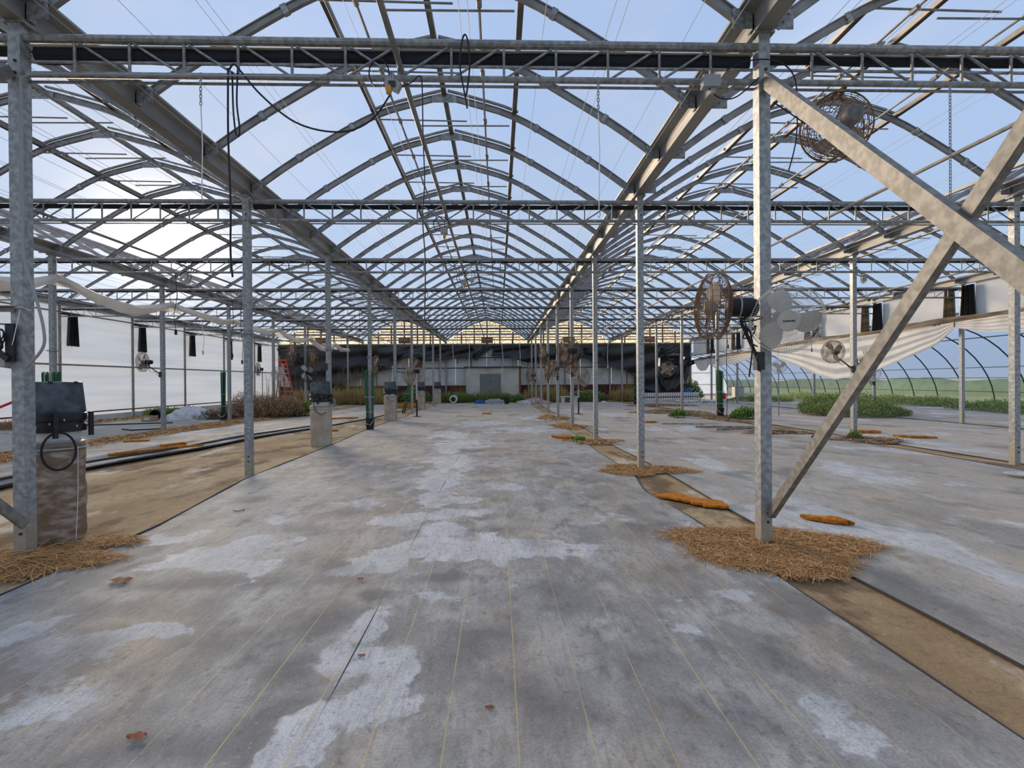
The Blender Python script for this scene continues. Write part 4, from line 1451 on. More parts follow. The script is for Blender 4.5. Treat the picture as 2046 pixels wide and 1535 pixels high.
fan('drum_fan', 'lower grey-brown drum fan beside the post under the white swag', (-10.0, 26.0, 2.75), (-.75, -.6, -.1), .58, 'rust', 36, 7, .008, 4, .5, (.1, .2), arm_to=(-10.40, 26.1, 2.2))
fan('wall_fan', 'round white fan in front of the orange ladder', (-12.0, 26.3, 2.0), (-.1, -1, 0), .36, 'white', 36, 4, .006, 3, .4, (.08, .15))
part('stand_pole', MB().tube([(0, 0, -.1), (0, -2.0, -.1)], .022, 6), M['galv'], bpy.data.objects['wall_fan.003'])
fan('cage_fan', 'brown caged fan near the left wall behind the dead brush', (-12.9, 26.0, 2.25), (-.95, -.3, 0), .36, 'rust', 30, 5, .006, 4, .5, (.08, .16))
part('stand_pole', MB().tube([(0, 0, -.2), (0, -2.25, -.2)], .022, 6), M['galv'], bpy.data.objects['cage_fan.003'])
fan('cage_fan', 'dark caged fan on the post above the second bucket column', (-4.52, 11.42, 1.72), (-.3, -.9, -.2), .22, 'black', 24, 5, .004, 4, .5, (.06, .12), arm_to=(-4.09, 11.45, 1.86))
fan('cage_fan', 'brown fan seen edge-on beside the fourth left post', (-5.6, 22.0, 2.25), (-.97, -.1, .1), .48, 'rust', 30, 6, .007, 4, .4, (.08, .3), arm_to=(-4.1, 22.4, 1.9))
fan('drum_fan', 'large grey-brown drum fan on the fourth post right of the aisle', (2.2, 15.0, 2.45), (-.55, .8, .1), .42, 'rust', 40, 7, .006, 4, .6, (.1, .26), arm_to=(2.36, 15.1, 1.9))
fan('cage_fan', 'dusty fan low on the fourth post right of the aisle', (2.30, 15.02, 1.95), (-.5, -.8, .1), .24, 'rust', 30, 6, .005, 4, .6, (.06, .1), arm_to=(2.34, 15.1, 1.7))
fan('cage_fan', 'dusty fan turned left on the fifth post right of the aisle', (2.15, 18.7, 1.98), (-.9, -.3, 0), .32, 'rust', 30, 6, .006, 4, .6, (.08, .16), arm_to=(2.33, 18.77, 1.6))
fan('cage_fan', 'dusty fan hanging high on the sixth post right of the aisle', (2.1, 22.3, 2.7), (-.95, -.2, 0), .42, 'rust', 30, 6, .007, 4, .5, (.09, .16), arm_to=(2.34, 22.42, 2.2))
fan('cage_fan', 'dusty fan low on the sixth post right of the aisle', (2.3, 22.2, 1.9), (-.97, -.1, 0), .40, 'rust', 30, 6, .007, 4, .4, (.08, .14), arm_to=(2.36, 22.38, 1.5))
fan('cage_fan', 'dusty fan with black motor on the eighth post right of the aisle', (2.0, 29.6, 1.9), (-.8, -.4, .1), .42, 'rust', 24, 5, .008, 4, .5, (.1, .25), arm_to=(2.33, 29.75, 1.5))
fan('cage_fan', 'round dusty fan before the black sheeting near the second right row', (9.3, 26.0, 2.1), (-.3, -.95, 0), .42, 'rust', 24, 5, .008, 4, .4, (.08, .15), arm_to=(8.80, 26.1, 1.7))


def pedestal(label, loc, axis, R, z, col):
    t = fan('pedestal_fan', label, (loc[0], loc[1], z), axis, R, col, 36, 6, .006, 4, .4, (.09, .22))
    Mi_ = frame_from(axis).transposed()
    b0 = Vector((0, 0, -R * .35))
    part('upper_pole', MB().tube([b0, b0 + Mi_ @ Vector((0, 0, -z + .72))], .03, 8), M['fan_white'], t)
    part('lower_pole', MB().tube([b0 + Mi_ @ Vector((0, 0, -z + .74)), b0 + Mi_ @ Vector((0, 0, -z + .03))], .034, 8), M['black'], t)
    part('base', MB().lathe([(.2, 0), (.2, .02), (.04, .04)], 18, b0 + Mi_ @ Vector((0, 0, -z)), Mi_), M['black'], t)
    return t


pedestal('tall pedestal fan with black pole at the left edge of the aisle', (-3.68, 20.6), (-.9, .5, 0), .62, 1.95, 'rust')
pedestal('pedestal fan with dusty blades and black pole right of the aisle', (3.66, 21.1), (.4, -.85, 0), .48, 1.62, 'rust')

# fan bracket on the left front post
t = thing('fan_bracket', 'black fan bracket with coiled cord on the left front post', 'bracket', (-4.07, 4.11, 1.69))
part('plate', MB().box(-.035, .035, -.02, .0, -.02, .30), M['black'], t)
part('strut', MB().bar((.0, -.03, .0), (-.42, -.03, .34), .02, .045), M['black'], t)
part('top_rod', MB().tube([(0, -.02, .29), (-.6, -.02, .34)], .006, 5), M['cable'], t)
coil = []
for k in range(50):
    a = k * .45
    coil.append((-.075 + .035 * math.cos(a) + .006 * math.sin(k * .3), -.035 + .02 * math.sin(k * .7), .17 + .085 * math.sin(a)))
part('cord_coil', MB().tube(coil, .006, 5), M['cable'], t, True)
part('grey_box', MB().box(-.085, -.03, -.03, .03, -.06, .06), M['boxgrey'], t)
part('cord', MB().tube([(-.08, -.03, .08), (-.2, -.03, .03), (-.4, -.03, .0)], .006, 5), M['cable'], t)
t = thing('post_shelf', 'small rusty angle shelf on the left front post', 'bracket', (-4.1, 4.12, 2.13))
part('top_leaf', MB().box(-.10, .06, -.06, .05, 0, .006), M['purlin'], t)
part('down_leaf', MB().box(-.07, .05, -.012, 0, -.04, 0), M['purlin'], t)
part('string_tie', MB().tube([(.07, -.02, -.01), (.12, -.02, 0), (.13, .05, -.02), (.07, .05, -.02), (.11, -.02, -.03), (.06, -.03, -.3), (.05, -.03, -.32)], .0035, 5), M['string'], t)

# ------------------------------------------------------------------ bucket columns left of the aisle
def column(label, x, y, s, pale, cord, group='bucket columns'):
    t = thing('bucket_column', label, 'column', (x, y, 0), (0, 0, .74 if cord else .2), group=group)
    if not cord:
        t.scale = (1.1, 1.1, 1)
    n = 28
    prof = []
    for q in range(14):
        z = .94 * q / 13
        r = .205 + .004 * math.sin(q * 1.3) + .003 * math.sin(q * 2.9)
        if q == 0:
            r = .19
        prof.append((r, z))
    sl = MB().lathe(prof, n)
    vs = []
    for vx, vyy, vz in sl.v:
        a = math.atan2(vyy, vx)
        k = 1 + .012 * math.sin(5 * a + vz * 7) + .012 * math.sin(9 * a - vz * 11)
        vs.append((vx * k, vyy * k, vz))
    sl.v = vs
    part('filled_sleeve', sl, M['sleeve_pale'] if pale else M['sleeve'], t, True)
    part('clear_rim', MB().lathe([(.213, .86), (.222, .90), (.220, .955), (.214, .96)], n), M['clear'], t, True)
    part('tie_string', MB().tube([(.22 * math.cos(2 * math.pi * k / 24), .22 * math.sin(2 * math.pi * k / 24), .885) for k in range(24)], .004, 4, closed=True), M['string'], t)
    part('inner_collar', MB().lathe([(.17, .9), (.17, 1.05)], n), M['white'], t, True)
    band = part('black_band', MB().lathe([(.19, 1.035), (.215, 1.04), (.217, 1.10), (.205, 1.115), (.205, 1.13), (.217, 1.145), (.217, 1.205), (.20, 1.22), (.05, 1.22)], n), M['black'], t, True)
    for k in range(14):
        a = 2 * math.pi * k / 14
        part('rivet', MB().cbox((.219 * math.cos(a), .219 * math.sin(a), 1.12 + .03 * (k % 3 - 1)), (.008, .008, .02)), M['white'], band)
    part('overturned_pot', MB().lathe([(.206, 1.215), (.210, 1.225), (.186, 1.50), (.175, 1.505), (.06, 1.505)], n), M['bucket'], t, True)
    for k in range(6):
        a = 2 * math.pi * k / 6 + .3
        part('pot_notch', MB().cbox((.18 * math.cos(a), .18 * math.sin(a), 1.497), (.03, .03, .02)), M['black'], t)
    for a in (-.35, -1.55 - .1):
        br = MB()
        cx, cy = .245 * math.cos(a), .245 * math.sin(a)
        br.box(cx - .012, cx + .028, cy - .03, cy - .015, .99, 1.22)
        br.box(cx - .012, cx - .002, cy - .03, cy + .02, .99, 1.22)
        part('band_clip', br, M['black'], t)
    if cord:
        pts = []
        for k in range(25):
            a = math.pi * (1.42 + 1.0) - 2 * math.pi * k / 24
            pts.append((.01 + .115 * math.cos(a), -.245, .90 + .17 * math.sin(a) - .03))
        part('cord_loop', MB().tube(pts, .0095, 6), M['cable'], t, True)
        part('seam_string', MB().tube([(.14, -.185, .90), (.138, -.19, .5), (.12, -.195, .02)], .003, 4), M['string'], t)
    else:
        part('cord_loop', MB().tube([(-.12, -.2, 1.03), (-.06, -.23, .82), (.05, -.24, .74), (.14, -.2, .80)], .008, 5), M['cable'], t, True)
    return t


column('brown filled plastic sleeve topped by an overturned pot behind the left front post', -4.17, 4.62, 1, False, True)
column('brown sleeve column with overturned pot beside the third left post', -4.17, 11.30, 1, True, False)
column('brown sleeve column with overturned pot beside the fifth left post', -4.20, 18.6, 1, True, False)
column('brown sleeve column with overturned pot beside the seventh left post', -4.22, 25.9, 1, True, False)
column('farthest brown sleeve column with overturned pot left of the aisle', -4.22, 33.2, 1, True, False)


# ------------------------------------------------------------------ bundles of green stakes
def stakes(label, x, y, h, n, pot=True, lean=(0, 0), rad=.085, gap=.0, z0=.1):
    t = thing('stake_bundle', label, 'stakes', (x, y, 0), group='green stake bundles')
    rr = random.Random(int(x * 50) + int(y * 7))
    for k in range(n):
        a = rr.uniform(0, 6.283)
        q = rad * math.sqrt(rr.random())
        bx, by = q * math.cos(a) + (gap if math.cos(a) > 0 else -gap), q * math.sin(a)
        f = 1.12
        part('stake', MB().tube([(bx * .8, by * .8, z0), (bx * f + lean[0], by * f + lean[1], h + rr.uniform(-.05, .04))], .010, 5), M['green'], t)
    for zt in (h * .55, h * .3):
        kx, ky = lean[0] * zt / h, lean[1] * zt / h
        part('tie', MB().tube([((rad + gap + .02) * math.cos(2 * math.pi * k / 16) + kx, (rad + .02) * math.sin(2 * math.pi * k / 16) + ky, zt) for k in range(16)], .005, 4, closed=True), M['string'], t)
    if pot:
        p = part('pot', MB().lathe([(.11, 0), (.145, .34), (.155, .35), (.15, .37), (.135, .37), (.12, .1), (.001, .1)], 20), M['black'], t, True)
        part('handle', MB().tube([(-.15, -.02, .35), (-.08, -.15, .2), (.05, -.16, .16), (.15, -.02, .35)], .007, 5), M['string'], p)
    return t


stakes('green stakes bundled round the fourth post left of the aisle', -4.04, 15.10, 1.86, 22, True, (0, -.02), .07, .06)
stakes('green stakes in a black pot by the second left row', -10.95, 19.3, 1.95, 26, True, (0, 0), .10)
stakes('green stakes in a black pot by the second right row', 8.80, 18.65, 1.85, 34, True, (-.02, 0), .13)
stakes('green stakes leaning behind the third bucket column', -4.55, 22.9, 1.72, 20, False, (.42, .1), .10, 0, .0)
stakes('green stakes behind the post beside the white jugs', 8.72, 30.1, 1.9, 20, True, (0, 0), .09)
stakes('green stake tips seen above the nearest overturned pot', -10.44, 11.45, 1.76, 30, True, (0, 0), .10, .09)


# ------------------------------------------------------------------ cables, chains and lamps on the first trusses
def cable(label, pts, r=.007, mt='cable', sub=True, name='hanging_cable', cat='cable', group=None):
    P = [Vector(p) for p in pts]
    out = []
    if sub and len(P) > 2:
        for i in range(len(P) - 1):
            p0, p1, p2, p3 = P[max(0, i - 1)], P[i], P[i + 1], P[min(len(P) - 1, i + 2)]
            for q in range(6):
                s = q / 6
                out.append(.5 * ((2 * p1) + (p2 - p0) * s + (2 * p0 - 5 * p1 + 4 * p2 - p3) * s * s + (3 * p1 - p0 - 3 * p2 + p3) * s ** 3))
        out.append(P[-1])
    else:
        out = P
    o = part(name, MB().tube(out, r, 6), M[mt], None, True)
    tag(o, label, cat, group)
    return o


YT = 4.12
cable('long black cable dropping from the front truss left of centre', [(-2.27, YT, 4.15), (-2.275, YT, 3.6), (-2.26, YT, 3.0), (-2.265, YT, 2.6), (-2.25, YT, 2.38)], .008)
cable('short black cable loop on the front truss left of centre', [(-2.235, YT, 4.12), (-2.23, YT, 3.8), (-2.21, YT, 3.60), (-2.185, YT, 3.58), (-2.18, YT, 3.66), (-2.20, YT, 3.86), (-2.19, YT, 4.13)], .007)
cable('black cable swagging from the front truss to the caged lamp box', [(-2.26, YT, 4.14), (-2.22, YT, 4.185), (-2.16, YT, 4.12), (-2.0, YT, 3.93), (-1.75, YT, 3.72), (-1.5, YT, 3.63), (-1.25, YT, 3.63), (-1.05, YT, 3.74), (-.9, YT, 3.95)], .008)
cable('thin black cord falling from the lamp box under the front truss', [(-.82, YT, 4.0), (-.72, YT, 4.05), (-.66, YT, 4.1), (-.635, YT, 4.03), (-.63, YT, 3.6), (-.62, YT, 3.2), (-.64, YT, 2.9), (-.62, YT, 2.5), (-.63, YT, 2.0)], .0055)
cable('black cable loop hung over the top chord of the front truss', [(-.25, YT, 3.83), (-.27, YT, 3.95), (-.31, YT, 4.2), (-.29, YT, 4.40), (-.265, YT, 4.46), (-.24, YT, 4.40), (-.225, YT, 4.2), (-.25, YT, 3.98), (-.265, YT, 3.94)], .008)
cable('grey hose curving down beside the left front post', [(-3.96, 4.10, 4.05), (-3.955, 4.10, 3.0), (-3.95, 4.10, 2.55), (-3.87, 4.10, 2.25), (-3.80, 4.10, 1.95), (-3.81, 4.10, 1.78), (-3.95, 4.10, 1.62)], .011, 'boxgrey')
cable('grey conduit bending from the front truss down the left front post', [(-1.5, 4.12, 4.085), (-2.6, 4.12, 4.085), (-3.8, 4.12, 4.085), (-3.90, 4.10, 4.06), (-3.965, 4.10, 3.98), (-3.97, 4.10, 3.6), (-3.97, 4.10, 2.9)], .010, 'boxgrey', True, 'conduit', 'conduit')
cable('black cable looping over the top of the right front post', [(2.0, 4.1, 4.17), (2.15, 4.1, 4.24), (2.34, 4.09, 4.26), (2.52, 4.1, 4.22), (2.62, 4.1, 4.05), (2.62, 4.1, 3.6), (2.55, 4.1, 3.3)], .006)
cable('black cable swinging from the grey box to the right front post', [(1.86, YT, 4.02), (1.95, YT, 3.94), (2.1, YT, 3.95), (2.3, YT, 4.12)], .006)
cable('black cable coil beside the rusty drum fan motor', [(2.10, 4.1, 1.98), (2.2, 4.1, 2.03), (2.32, 4.1, 2.02), (2.22, 4.08, 1.99), (2.12, 4.1, 1.97), (2.2, 4.1, 1.9), (2.25, 4.1, 1.95), (2.22, 4.1, 1.86), (2.14, 4.1, 1.84), (2.17, 4.08, 1.92), (2.22, 4.1, 1.78), (2.2, 4.12, 1.5)], .007)
cable('long dark wire hanging to the floor in the bay right of the centre', [(8.9, 18.4, 4.1), (8.95, 18.4, 3.2), (8.93, 18.4, 2.2), (8.95, 18.4, 1.2), (8.93, 18.4, .05)], .012, 'dark')


def chain(label, x, y, z0, z1, tail=None):
    t = thing('hanging_chain', label, 'chain', (x, y, z0))
    n = int((z0 - z1) / .030)
    li = MB().tube([(.0095 * math.cos(2 * math.pi * k / 10), 0, .020 * math.sin(2 * math.pi * k / 10)) for k in range(10)], .0038, 4, closed=True).mesh('link', M['boxgrey'])
    for k in range(n):
        put('link', li, t, (0, 0, -.03 * k - .02), (0, 0, (k % 2) * math.pi / 2))
    if tail:
        part('string', MB().tube([(0, 0, -(z0 - z1)), (.01, 0, -(z0 - z1) - .35), (0, .0, -(z0 - tail))], .0045, 5), M['string'], t, True)
        part('end_hook', MB().tube([(0, 0, -(z0 - tail)), (.012, 0, -(z0 - tail) - .03), (.0, 0, -(z0 - tail) - .06), (-.01, 0, -(z0 - tail) - .04)], .004, 5), M['boxgrey'], t)
    return t


chain('short chain with a long white string on the front truss at left', -2.50, YT, 4.11, 3.84, 3.05)
chain('short chain with a thin cord on the front truss right of centre', .885, YT, 4.11, 3.80, 2.95)
chain('long bare chain on the front truss of the right bay', 4.02, YT, 4.10, 2.72)

t = thing('lamp_box', 'grey socket box with amber lamp under the front truss', 'lamp', (-.88, 4.10, 4.0))
part('box', MB().bar((-.055, 0, .04), (.06, 0, -.02), .06, .075, (0, 0, 1)), M['boxgrey'], t)
part('amber_bulb', MB().lathe([(.001, 0), (.025, 0), (.03, -.03), (.022, -.065), (.001, -.075)], 16, (-.03, -.02, -.01)), M['brass'], t, True)
part('cover', MB().cbox((.0, -.035, .0), (.06, .006, .05)), M['dark'], t)
part('cord_loop', MB().tube([(-.12 + .085 * math.cos(a), .02, .12 + .12 * math.sin(a)) for a in np.linspace(-1.2, 4.4, 22)], .006, 5), M['cable'], t, True)
part('strap', MB().tube([(.0, 0, .03), (.0, .02, .13)], .008, 5), M['boxgrey'], t)
t = thing('junction_box', 'grey junction box on the front truss left of the right front post', 'junction box', (1.87, 4.12, 4.08))
part('box', MB().box(-.075, .075, -.04, .03, -.06, .04), M['boxgrey'], t)
part('gland', MB().tube([(.02, -.0, -.06), (.02, 0, -.11)], .025, 8), M['boxgrey'], t)
for i, (x, n, z) in enumerate(((-.86, 1, 3.93), (-.80, 2, 3.85), (-.62, 2, 3.93), (5.4, 2, 3.75), (-7.3, 2, 3.9), (5.5, 4, 3.9), (-.3, 3, 3.9))):
    t = thing('lamp_box', ['small lamp box with amber bulb under the second truss of the aisle', 'lamp box under the third truss left of the aisle ridge', 'lamp box under the third truss right of the aisle ridge', 'hanging socket box in the bay right of the centre',
                           'socket box under a truss left of the centre bay', 'far socket box in the bay right of the centre', 'lamp box under the fourth truss of the aisle'][i], 'lamp', (x, PY[n] - .05, z))
    part('box', MB().cbox((0, 0, 0), (.11, .08, .08)), M['boxgrey'], t)
    part('bulb', MB().lathe([(.001, -.04), (.03, -.04), (.026, -.11), (.001, -.12)], 10), M['brass'] if i < 3 else M['white'], t, True)
    part('cord_loop', MB().tube([(.13 * math.cos(a) - .05, .02, .12 + .12 * math.sin(a)) for a in np.linspace(-1.5, 4.6, 18)], .007, 5), M['cable'], t, True)
    part('hanger', MB().tube([(0, 0, .03), (0, .03, ZBt - z)], .008, 5), M['cable'], t)
t = thing('cage_lamp', 'caged lamp on the second right row post under the truss', 'lamp', (8.93, 11.45, 3.98))
part('elbow', MB().tube([(-.12, 0, .25), (-.12, 0, .06), (-.04, 0, .03), (0, 0, .03)], .02, 8), M['boxgrey'], t, True)
part('glass', MB().lathe([(.001, .02), (.045, .02), (.05, -.1), (.001, -.13)], 12, (.05, 0, 0)), M['vestibule'], t, True)
cg = MB()
for k in range(6):
    a = k * math.pi / 3
    cg.tube([(.05 + .06 * math.cos(a), .06 * math.sin(a), .03), (.05 + .065 * math.cos(a), .065 * math.sin(a), -.1), (.05 + .02 * math.cos(a), .02 * math.sin(a), -.16)], .006, 4)
for z in (.02, -.06):
    cg.tube([(.05 + .064 * math.cos(k * .524), .064 * math.sin(k * .524), z) for k in range(12)], .006, 4, closed=True)
part('wire_cage', cg, M['boxgrey'], t)

# drop cords in the distance
dc = [(-7.6, 11.4, 2.75), (-8.3, 15.0, 2.4), (-8.0, 15.0, 2.2), (-6.0, 11.4, 3.0), (-5.4, 18.8, 2.6), (-5.9, 22.4, 2.4), (-9.2, 15.1, 2.5), (-1.5, 22.4, 2.6), (-.6, 26.1, 2.3), (.2, 22.4, 2.1), (.6, 18.8, 2.7), (1.2, 26.1, 2.5),
      (-2.2, 26.1, 2.6), (-2.8, 29.7, 2.7), (-1.8, 29.7, 2.2), (-.2, 29.7, 2.9), (.9, 29.7, 2.4), (4.2, 18.8, 2.6), (5.2, 22.4, 2.2), (6.3, 26.1, 2.5), (6.9, 22.4, 2.8), (7.4, 15.1, 2.6), (4.0, 29.7, 2.5), (10.5, 22.4, 2.3), (11.5, 15.1, 2.3), (12.6, 18.8, 2.7), (10.9, 18.8, 2.6), (13.4, 22.4, 2.3)]
dc.sort(key=lambda q: q[0] / q[1])
seen_in = {}
for i, (x, y, z) in enumerate(dc):
    bb = next(b_ for b_ in BAYS if bay_x(b_)[0] <= x < bay_x(b_)[1])
    seen_in[bb] = seen_in.get(bb, -1) + 1
    y = min(PY, key=lambda q: abs(q - y)) - .02
    t = thing('drop_cord', '%s thin drop cord with plug from the left in the %s' % (ORD[seen_in[bb]], BAYS[bb]), 'cord', (x, y, ZBt), group='drop cords hanging from the trusses')
    rr = random.Random(i)
    sx = rr.uniform(-.06, .06)
    part('cord', MB().tube([(0, 0, 0), (sx, 0, -(ZBt - z) * .4), (-sx, 0, -(ZBt - z) * .75), (0, 0, -(ZBt - z))], .006 + .0002 * y, 4), M['string'] if i % 3 == 1 else M['cable'], t, True)
    part('plug', MB().cbox((0, 0, -(ZBt - z) - .05), (.04, .04, .12)), M['white'] if i % 3 == 1 else M['cable'], t)

# ------------------------------------------------------------------ white swagged sheet left of the aisle
SW = [(9.0, 3.75), (10.2, 3.68), (10.8, 3.78), (11.45, 4.06), (12.36, 3.81), (13.2, 3.70), (13.85, 3.68), (14.7, 3.85), (15.3, 4.05), (16.0, 3.98), (16.8, 3.93), (18.0, 3.88), (19.0, 3.98), (20.2, 3.86), (21.4, 3.84), (22.7, 4.08), (23.6, 3.84), (24.5, 3.74), (25.5, 3.85), (26.4, 3.96), (28, 3.62), (29.4, 3.56), (30.3, 3.98), (31.6, 3.76), (33, 3.80)]
ys_ = [p[0] for p in SW]
zs_ = [p[1] for p in SW]
mb = MB()
vs = []
nr = 10
yy = list(np.arange(9, 33.01, .15))
for i, y in enumerate(yy):
    z = float(np.interp(y, ys_, zs_))
    fat = .07 + .07 * (4.08 - z) / .4
    for k in range(nr):
        a = 2 * math.pi * k / nr
        q = 1 + .18 * math.sin(3 * a + i * .22)
        vs.append((-10.28 + .11 * math.cos(a) * q, y, z - .06 + fat * math.sin(a) * q * (1.3 if math.sin(a) < 0 else .8)))
fs = [(i * nr + k, i * nr + (k + 1) % nr, (i + 1) * nr + (k + 1) % nr, (i + 1) * nr + k) for i in range(len(yy) - 1) for k in range(nr)]
t = thing('swagged_sheet', 'white plastic sheet rolled and swagged along the second left post row', 'plastic sheet', (0, 0, 0))
part('rolled_sheet', MB().add(vs, fs), M['white_sheet'], t, True)
for yk, dd in ((11.45, .30), (15.3, .36), (22.7, .45), (26.4, .35), (30.3, .5)):
    part('gathered_flap', MB().grid(lambda u, v: (-10.26 + .05 * math.sin(u * 9), yk - .5 * (1 - v * .0) * (u - .5) * (.25 + 1.6 * v), 4.1 - dd * v - .05 * abs(u - .5)), 8, 5), M['white_sheet'], t, True)
    part('tie', MB().tube([(-10.3, yk, 4.08), (-10.3, yk, 4.40)], .008, 4), M['string'], t)


# ------------------------------------------------------------------ plants
def leafy(mb_name, cx, cy, rx, ry, h, n, mt, seed, leaf=.05, upright=.5, mound=True, lens=None, parent=None, width=None):
    """mass of blades and leaves over an elliptical patch, one mesh"""
    g = np.random.default_rng(seed)
    a = g.uniform(0, 2 * np.pi, n)
    q = np.sqrt(g.uniform(0, 1, n))
    x = rx * q * np.cos(a) * (1 + .18 * np.sin(a * 3 + seed))
    y = ry * q * np.sin(a) * (1 + .18 * np.cos(a * 4 + seed))
    top = h * (1 - .75 * q ** 2.2) * (.75 + .5 * np.sin(x * 2.3 + seed) * np.sin(y * 1.7 + seed * 2) * .5 + .25 * g.uniform(0, 1, n)) if mound else h * g.uniform(.45, 1, n)
    zb = top * g.uniform(0, 1, n) ** (.55 if mound else 1.6) * (.92 if mound else .35)
    L = (lens if lens else leaf * 2) * g.uniform(.5, 1.2, n)
    L = np.minimum(L, np.maximum(.05, top - zb + .08))
    wd = (width if width else leaf * .5) * g.uniform(.6, 1.2, n)
    az = g.uniform(0, 2 * np.pi, n)
    el = np.clip(g.normal(upright, .35, n), -.3, 1.5)
    dx, dy, dz = np.cos(az) * np.cos(el), np.sin(az) * np.cos(el), np.sin(el)
    px, py = -np.sin(az), np.cos(az)
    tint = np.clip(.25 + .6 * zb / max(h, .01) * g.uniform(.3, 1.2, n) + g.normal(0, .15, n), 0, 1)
    V = np.zeros((n, 4, 3))
    base = np.stack([x, y, zb], 1)
    d = np.stack([dx, dy, dz], 1) * L[:, None]
    p = np.stack([px, py, np.zeros(n)], 1) * wd[:, None]
    V[:, 0] = base
    V[:, 1] = base + d * .5 + p
    V[:, 2] = base + d
    V[:, 3] = base + d * .5 - p
    V[:, :, 2] = np.maximum(V[:, :, 2], .005)
    V[:, 2, 2] -= .1 * L * np.cos(el)
    V[:, 2, 2] = np.maximum(V[:, 2, 2], .004)
    me = bpy.data.meshes.new(mb_name)
    me.vertices.add(n * 4)
    me.vertices.foreach_set('co', V.reshape(-1))
    me.loops.add(n * 4)
    me.loops.foreach_set('vertex_index', np.arange(n * 4, dtype=np.int32))
    me.polygons.add(n)
    me.polygons.foreach_set('loop_start', np.arange(0, n * 4, 4, dtype=np.int32))
    me.polygons.foreach_set('loop_total', np.full(n, 4, dtype=np.int32))
    at = me.attributes.new('tint', 'FLOAT', 'POINT')
    at.data.foreach_set('value', np.repeat(tint, 4).astype(np.float32))
    me.materials.append(M[mt])
    me.update(calc_edges=True)
    o = put(mb_name, me, parent, (cx, cy, 0) if parent is None else None)
    return o


def stems(n, rx, ry, h, seed, r=.006, mt='weed_dry', parent=None):
    g = random.Random(seed)
    mb = MB()
    for _ in range(n):
        a, q = g.uniform(0, 6.28), math.sqrt(g.random())
        x, y = rx * q * math.cos(a), ry * q * math.sin(a)
        hh = h * g.uniform(.6, 1)
        mb.tube([(x, y, 0), (x + g.uniform(-.1, .1), y + g.uniform(-.1, .1), hh * .5), (x + g.uniform(-.3, .3), y + g.uniform(-.2, .2), hh)], [r, r * .8, r * .4], 3, cap=False)
    return part('stems', mb, M[mt], parent)


def plant(name, label, cx, cy, rx, ry, h, n, mt, seed, cat='weeds', st=0, **kw):
    t = thing(name, label, cat, (cx, cy, 0))
    leafy('foliage', cx, cy, rx, ry, h, n, mt, seed, parent=t, **kw)
    if st:
        stems(st, rx * .9, ry * .9, h, seed, parent=t)
    return t


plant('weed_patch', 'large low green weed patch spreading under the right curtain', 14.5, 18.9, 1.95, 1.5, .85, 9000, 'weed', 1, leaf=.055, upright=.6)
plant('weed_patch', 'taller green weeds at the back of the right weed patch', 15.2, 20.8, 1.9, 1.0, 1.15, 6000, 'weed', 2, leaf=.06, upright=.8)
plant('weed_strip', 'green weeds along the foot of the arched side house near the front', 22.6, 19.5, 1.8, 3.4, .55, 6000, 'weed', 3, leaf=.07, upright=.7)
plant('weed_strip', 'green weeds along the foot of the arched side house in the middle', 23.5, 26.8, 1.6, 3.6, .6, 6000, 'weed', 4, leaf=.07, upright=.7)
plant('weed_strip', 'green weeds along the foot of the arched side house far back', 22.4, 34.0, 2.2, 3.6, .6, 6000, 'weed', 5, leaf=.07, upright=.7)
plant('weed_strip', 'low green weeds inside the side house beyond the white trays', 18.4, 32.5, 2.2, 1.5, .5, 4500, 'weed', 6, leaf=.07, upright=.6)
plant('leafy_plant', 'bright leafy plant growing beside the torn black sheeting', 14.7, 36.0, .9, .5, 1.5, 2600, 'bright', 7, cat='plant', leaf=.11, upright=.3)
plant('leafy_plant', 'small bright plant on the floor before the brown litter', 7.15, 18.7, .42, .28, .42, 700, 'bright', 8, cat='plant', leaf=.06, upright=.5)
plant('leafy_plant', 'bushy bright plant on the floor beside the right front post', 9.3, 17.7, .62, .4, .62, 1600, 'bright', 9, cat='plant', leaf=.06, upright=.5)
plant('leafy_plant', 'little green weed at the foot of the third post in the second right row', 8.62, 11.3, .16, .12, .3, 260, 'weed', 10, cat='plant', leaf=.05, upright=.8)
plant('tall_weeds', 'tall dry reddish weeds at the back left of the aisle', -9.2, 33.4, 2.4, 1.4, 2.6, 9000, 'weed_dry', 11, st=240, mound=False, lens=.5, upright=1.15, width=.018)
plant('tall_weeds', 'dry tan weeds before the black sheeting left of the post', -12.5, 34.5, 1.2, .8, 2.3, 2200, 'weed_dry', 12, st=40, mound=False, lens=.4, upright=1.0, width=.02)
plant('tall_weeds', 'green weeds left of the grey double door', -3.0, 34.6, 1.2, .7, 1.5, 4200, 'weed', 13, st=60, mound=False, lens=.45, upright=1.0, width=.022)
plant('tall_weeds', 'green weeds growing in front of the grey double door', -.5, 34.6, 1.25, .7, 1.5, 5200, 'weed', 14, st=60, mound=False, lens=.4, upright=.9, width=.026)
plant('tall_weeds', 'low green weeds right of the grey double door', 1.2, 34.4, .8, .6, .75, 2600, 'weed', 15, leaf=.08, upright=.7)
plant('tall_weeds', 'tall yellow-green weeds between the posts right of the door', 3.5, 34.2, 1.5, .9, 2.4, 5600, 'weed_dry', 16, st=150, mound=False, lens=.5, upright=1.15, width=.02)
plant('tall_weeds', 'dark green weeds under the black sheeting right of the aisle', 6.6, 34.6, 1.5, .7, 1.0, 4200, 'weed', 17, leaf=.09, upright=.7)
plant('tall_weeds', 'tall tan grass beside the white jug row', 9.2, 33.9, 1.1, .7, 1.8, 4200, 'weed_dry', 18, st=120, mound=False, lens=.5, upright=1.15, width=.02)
plant('tall_weeds', 'low weeds along the back wall left of the last column', -6.2, 34.5, 1.4, .7, 1.2, 3000, 'weed', 19, leaf=.09, upright=.7)
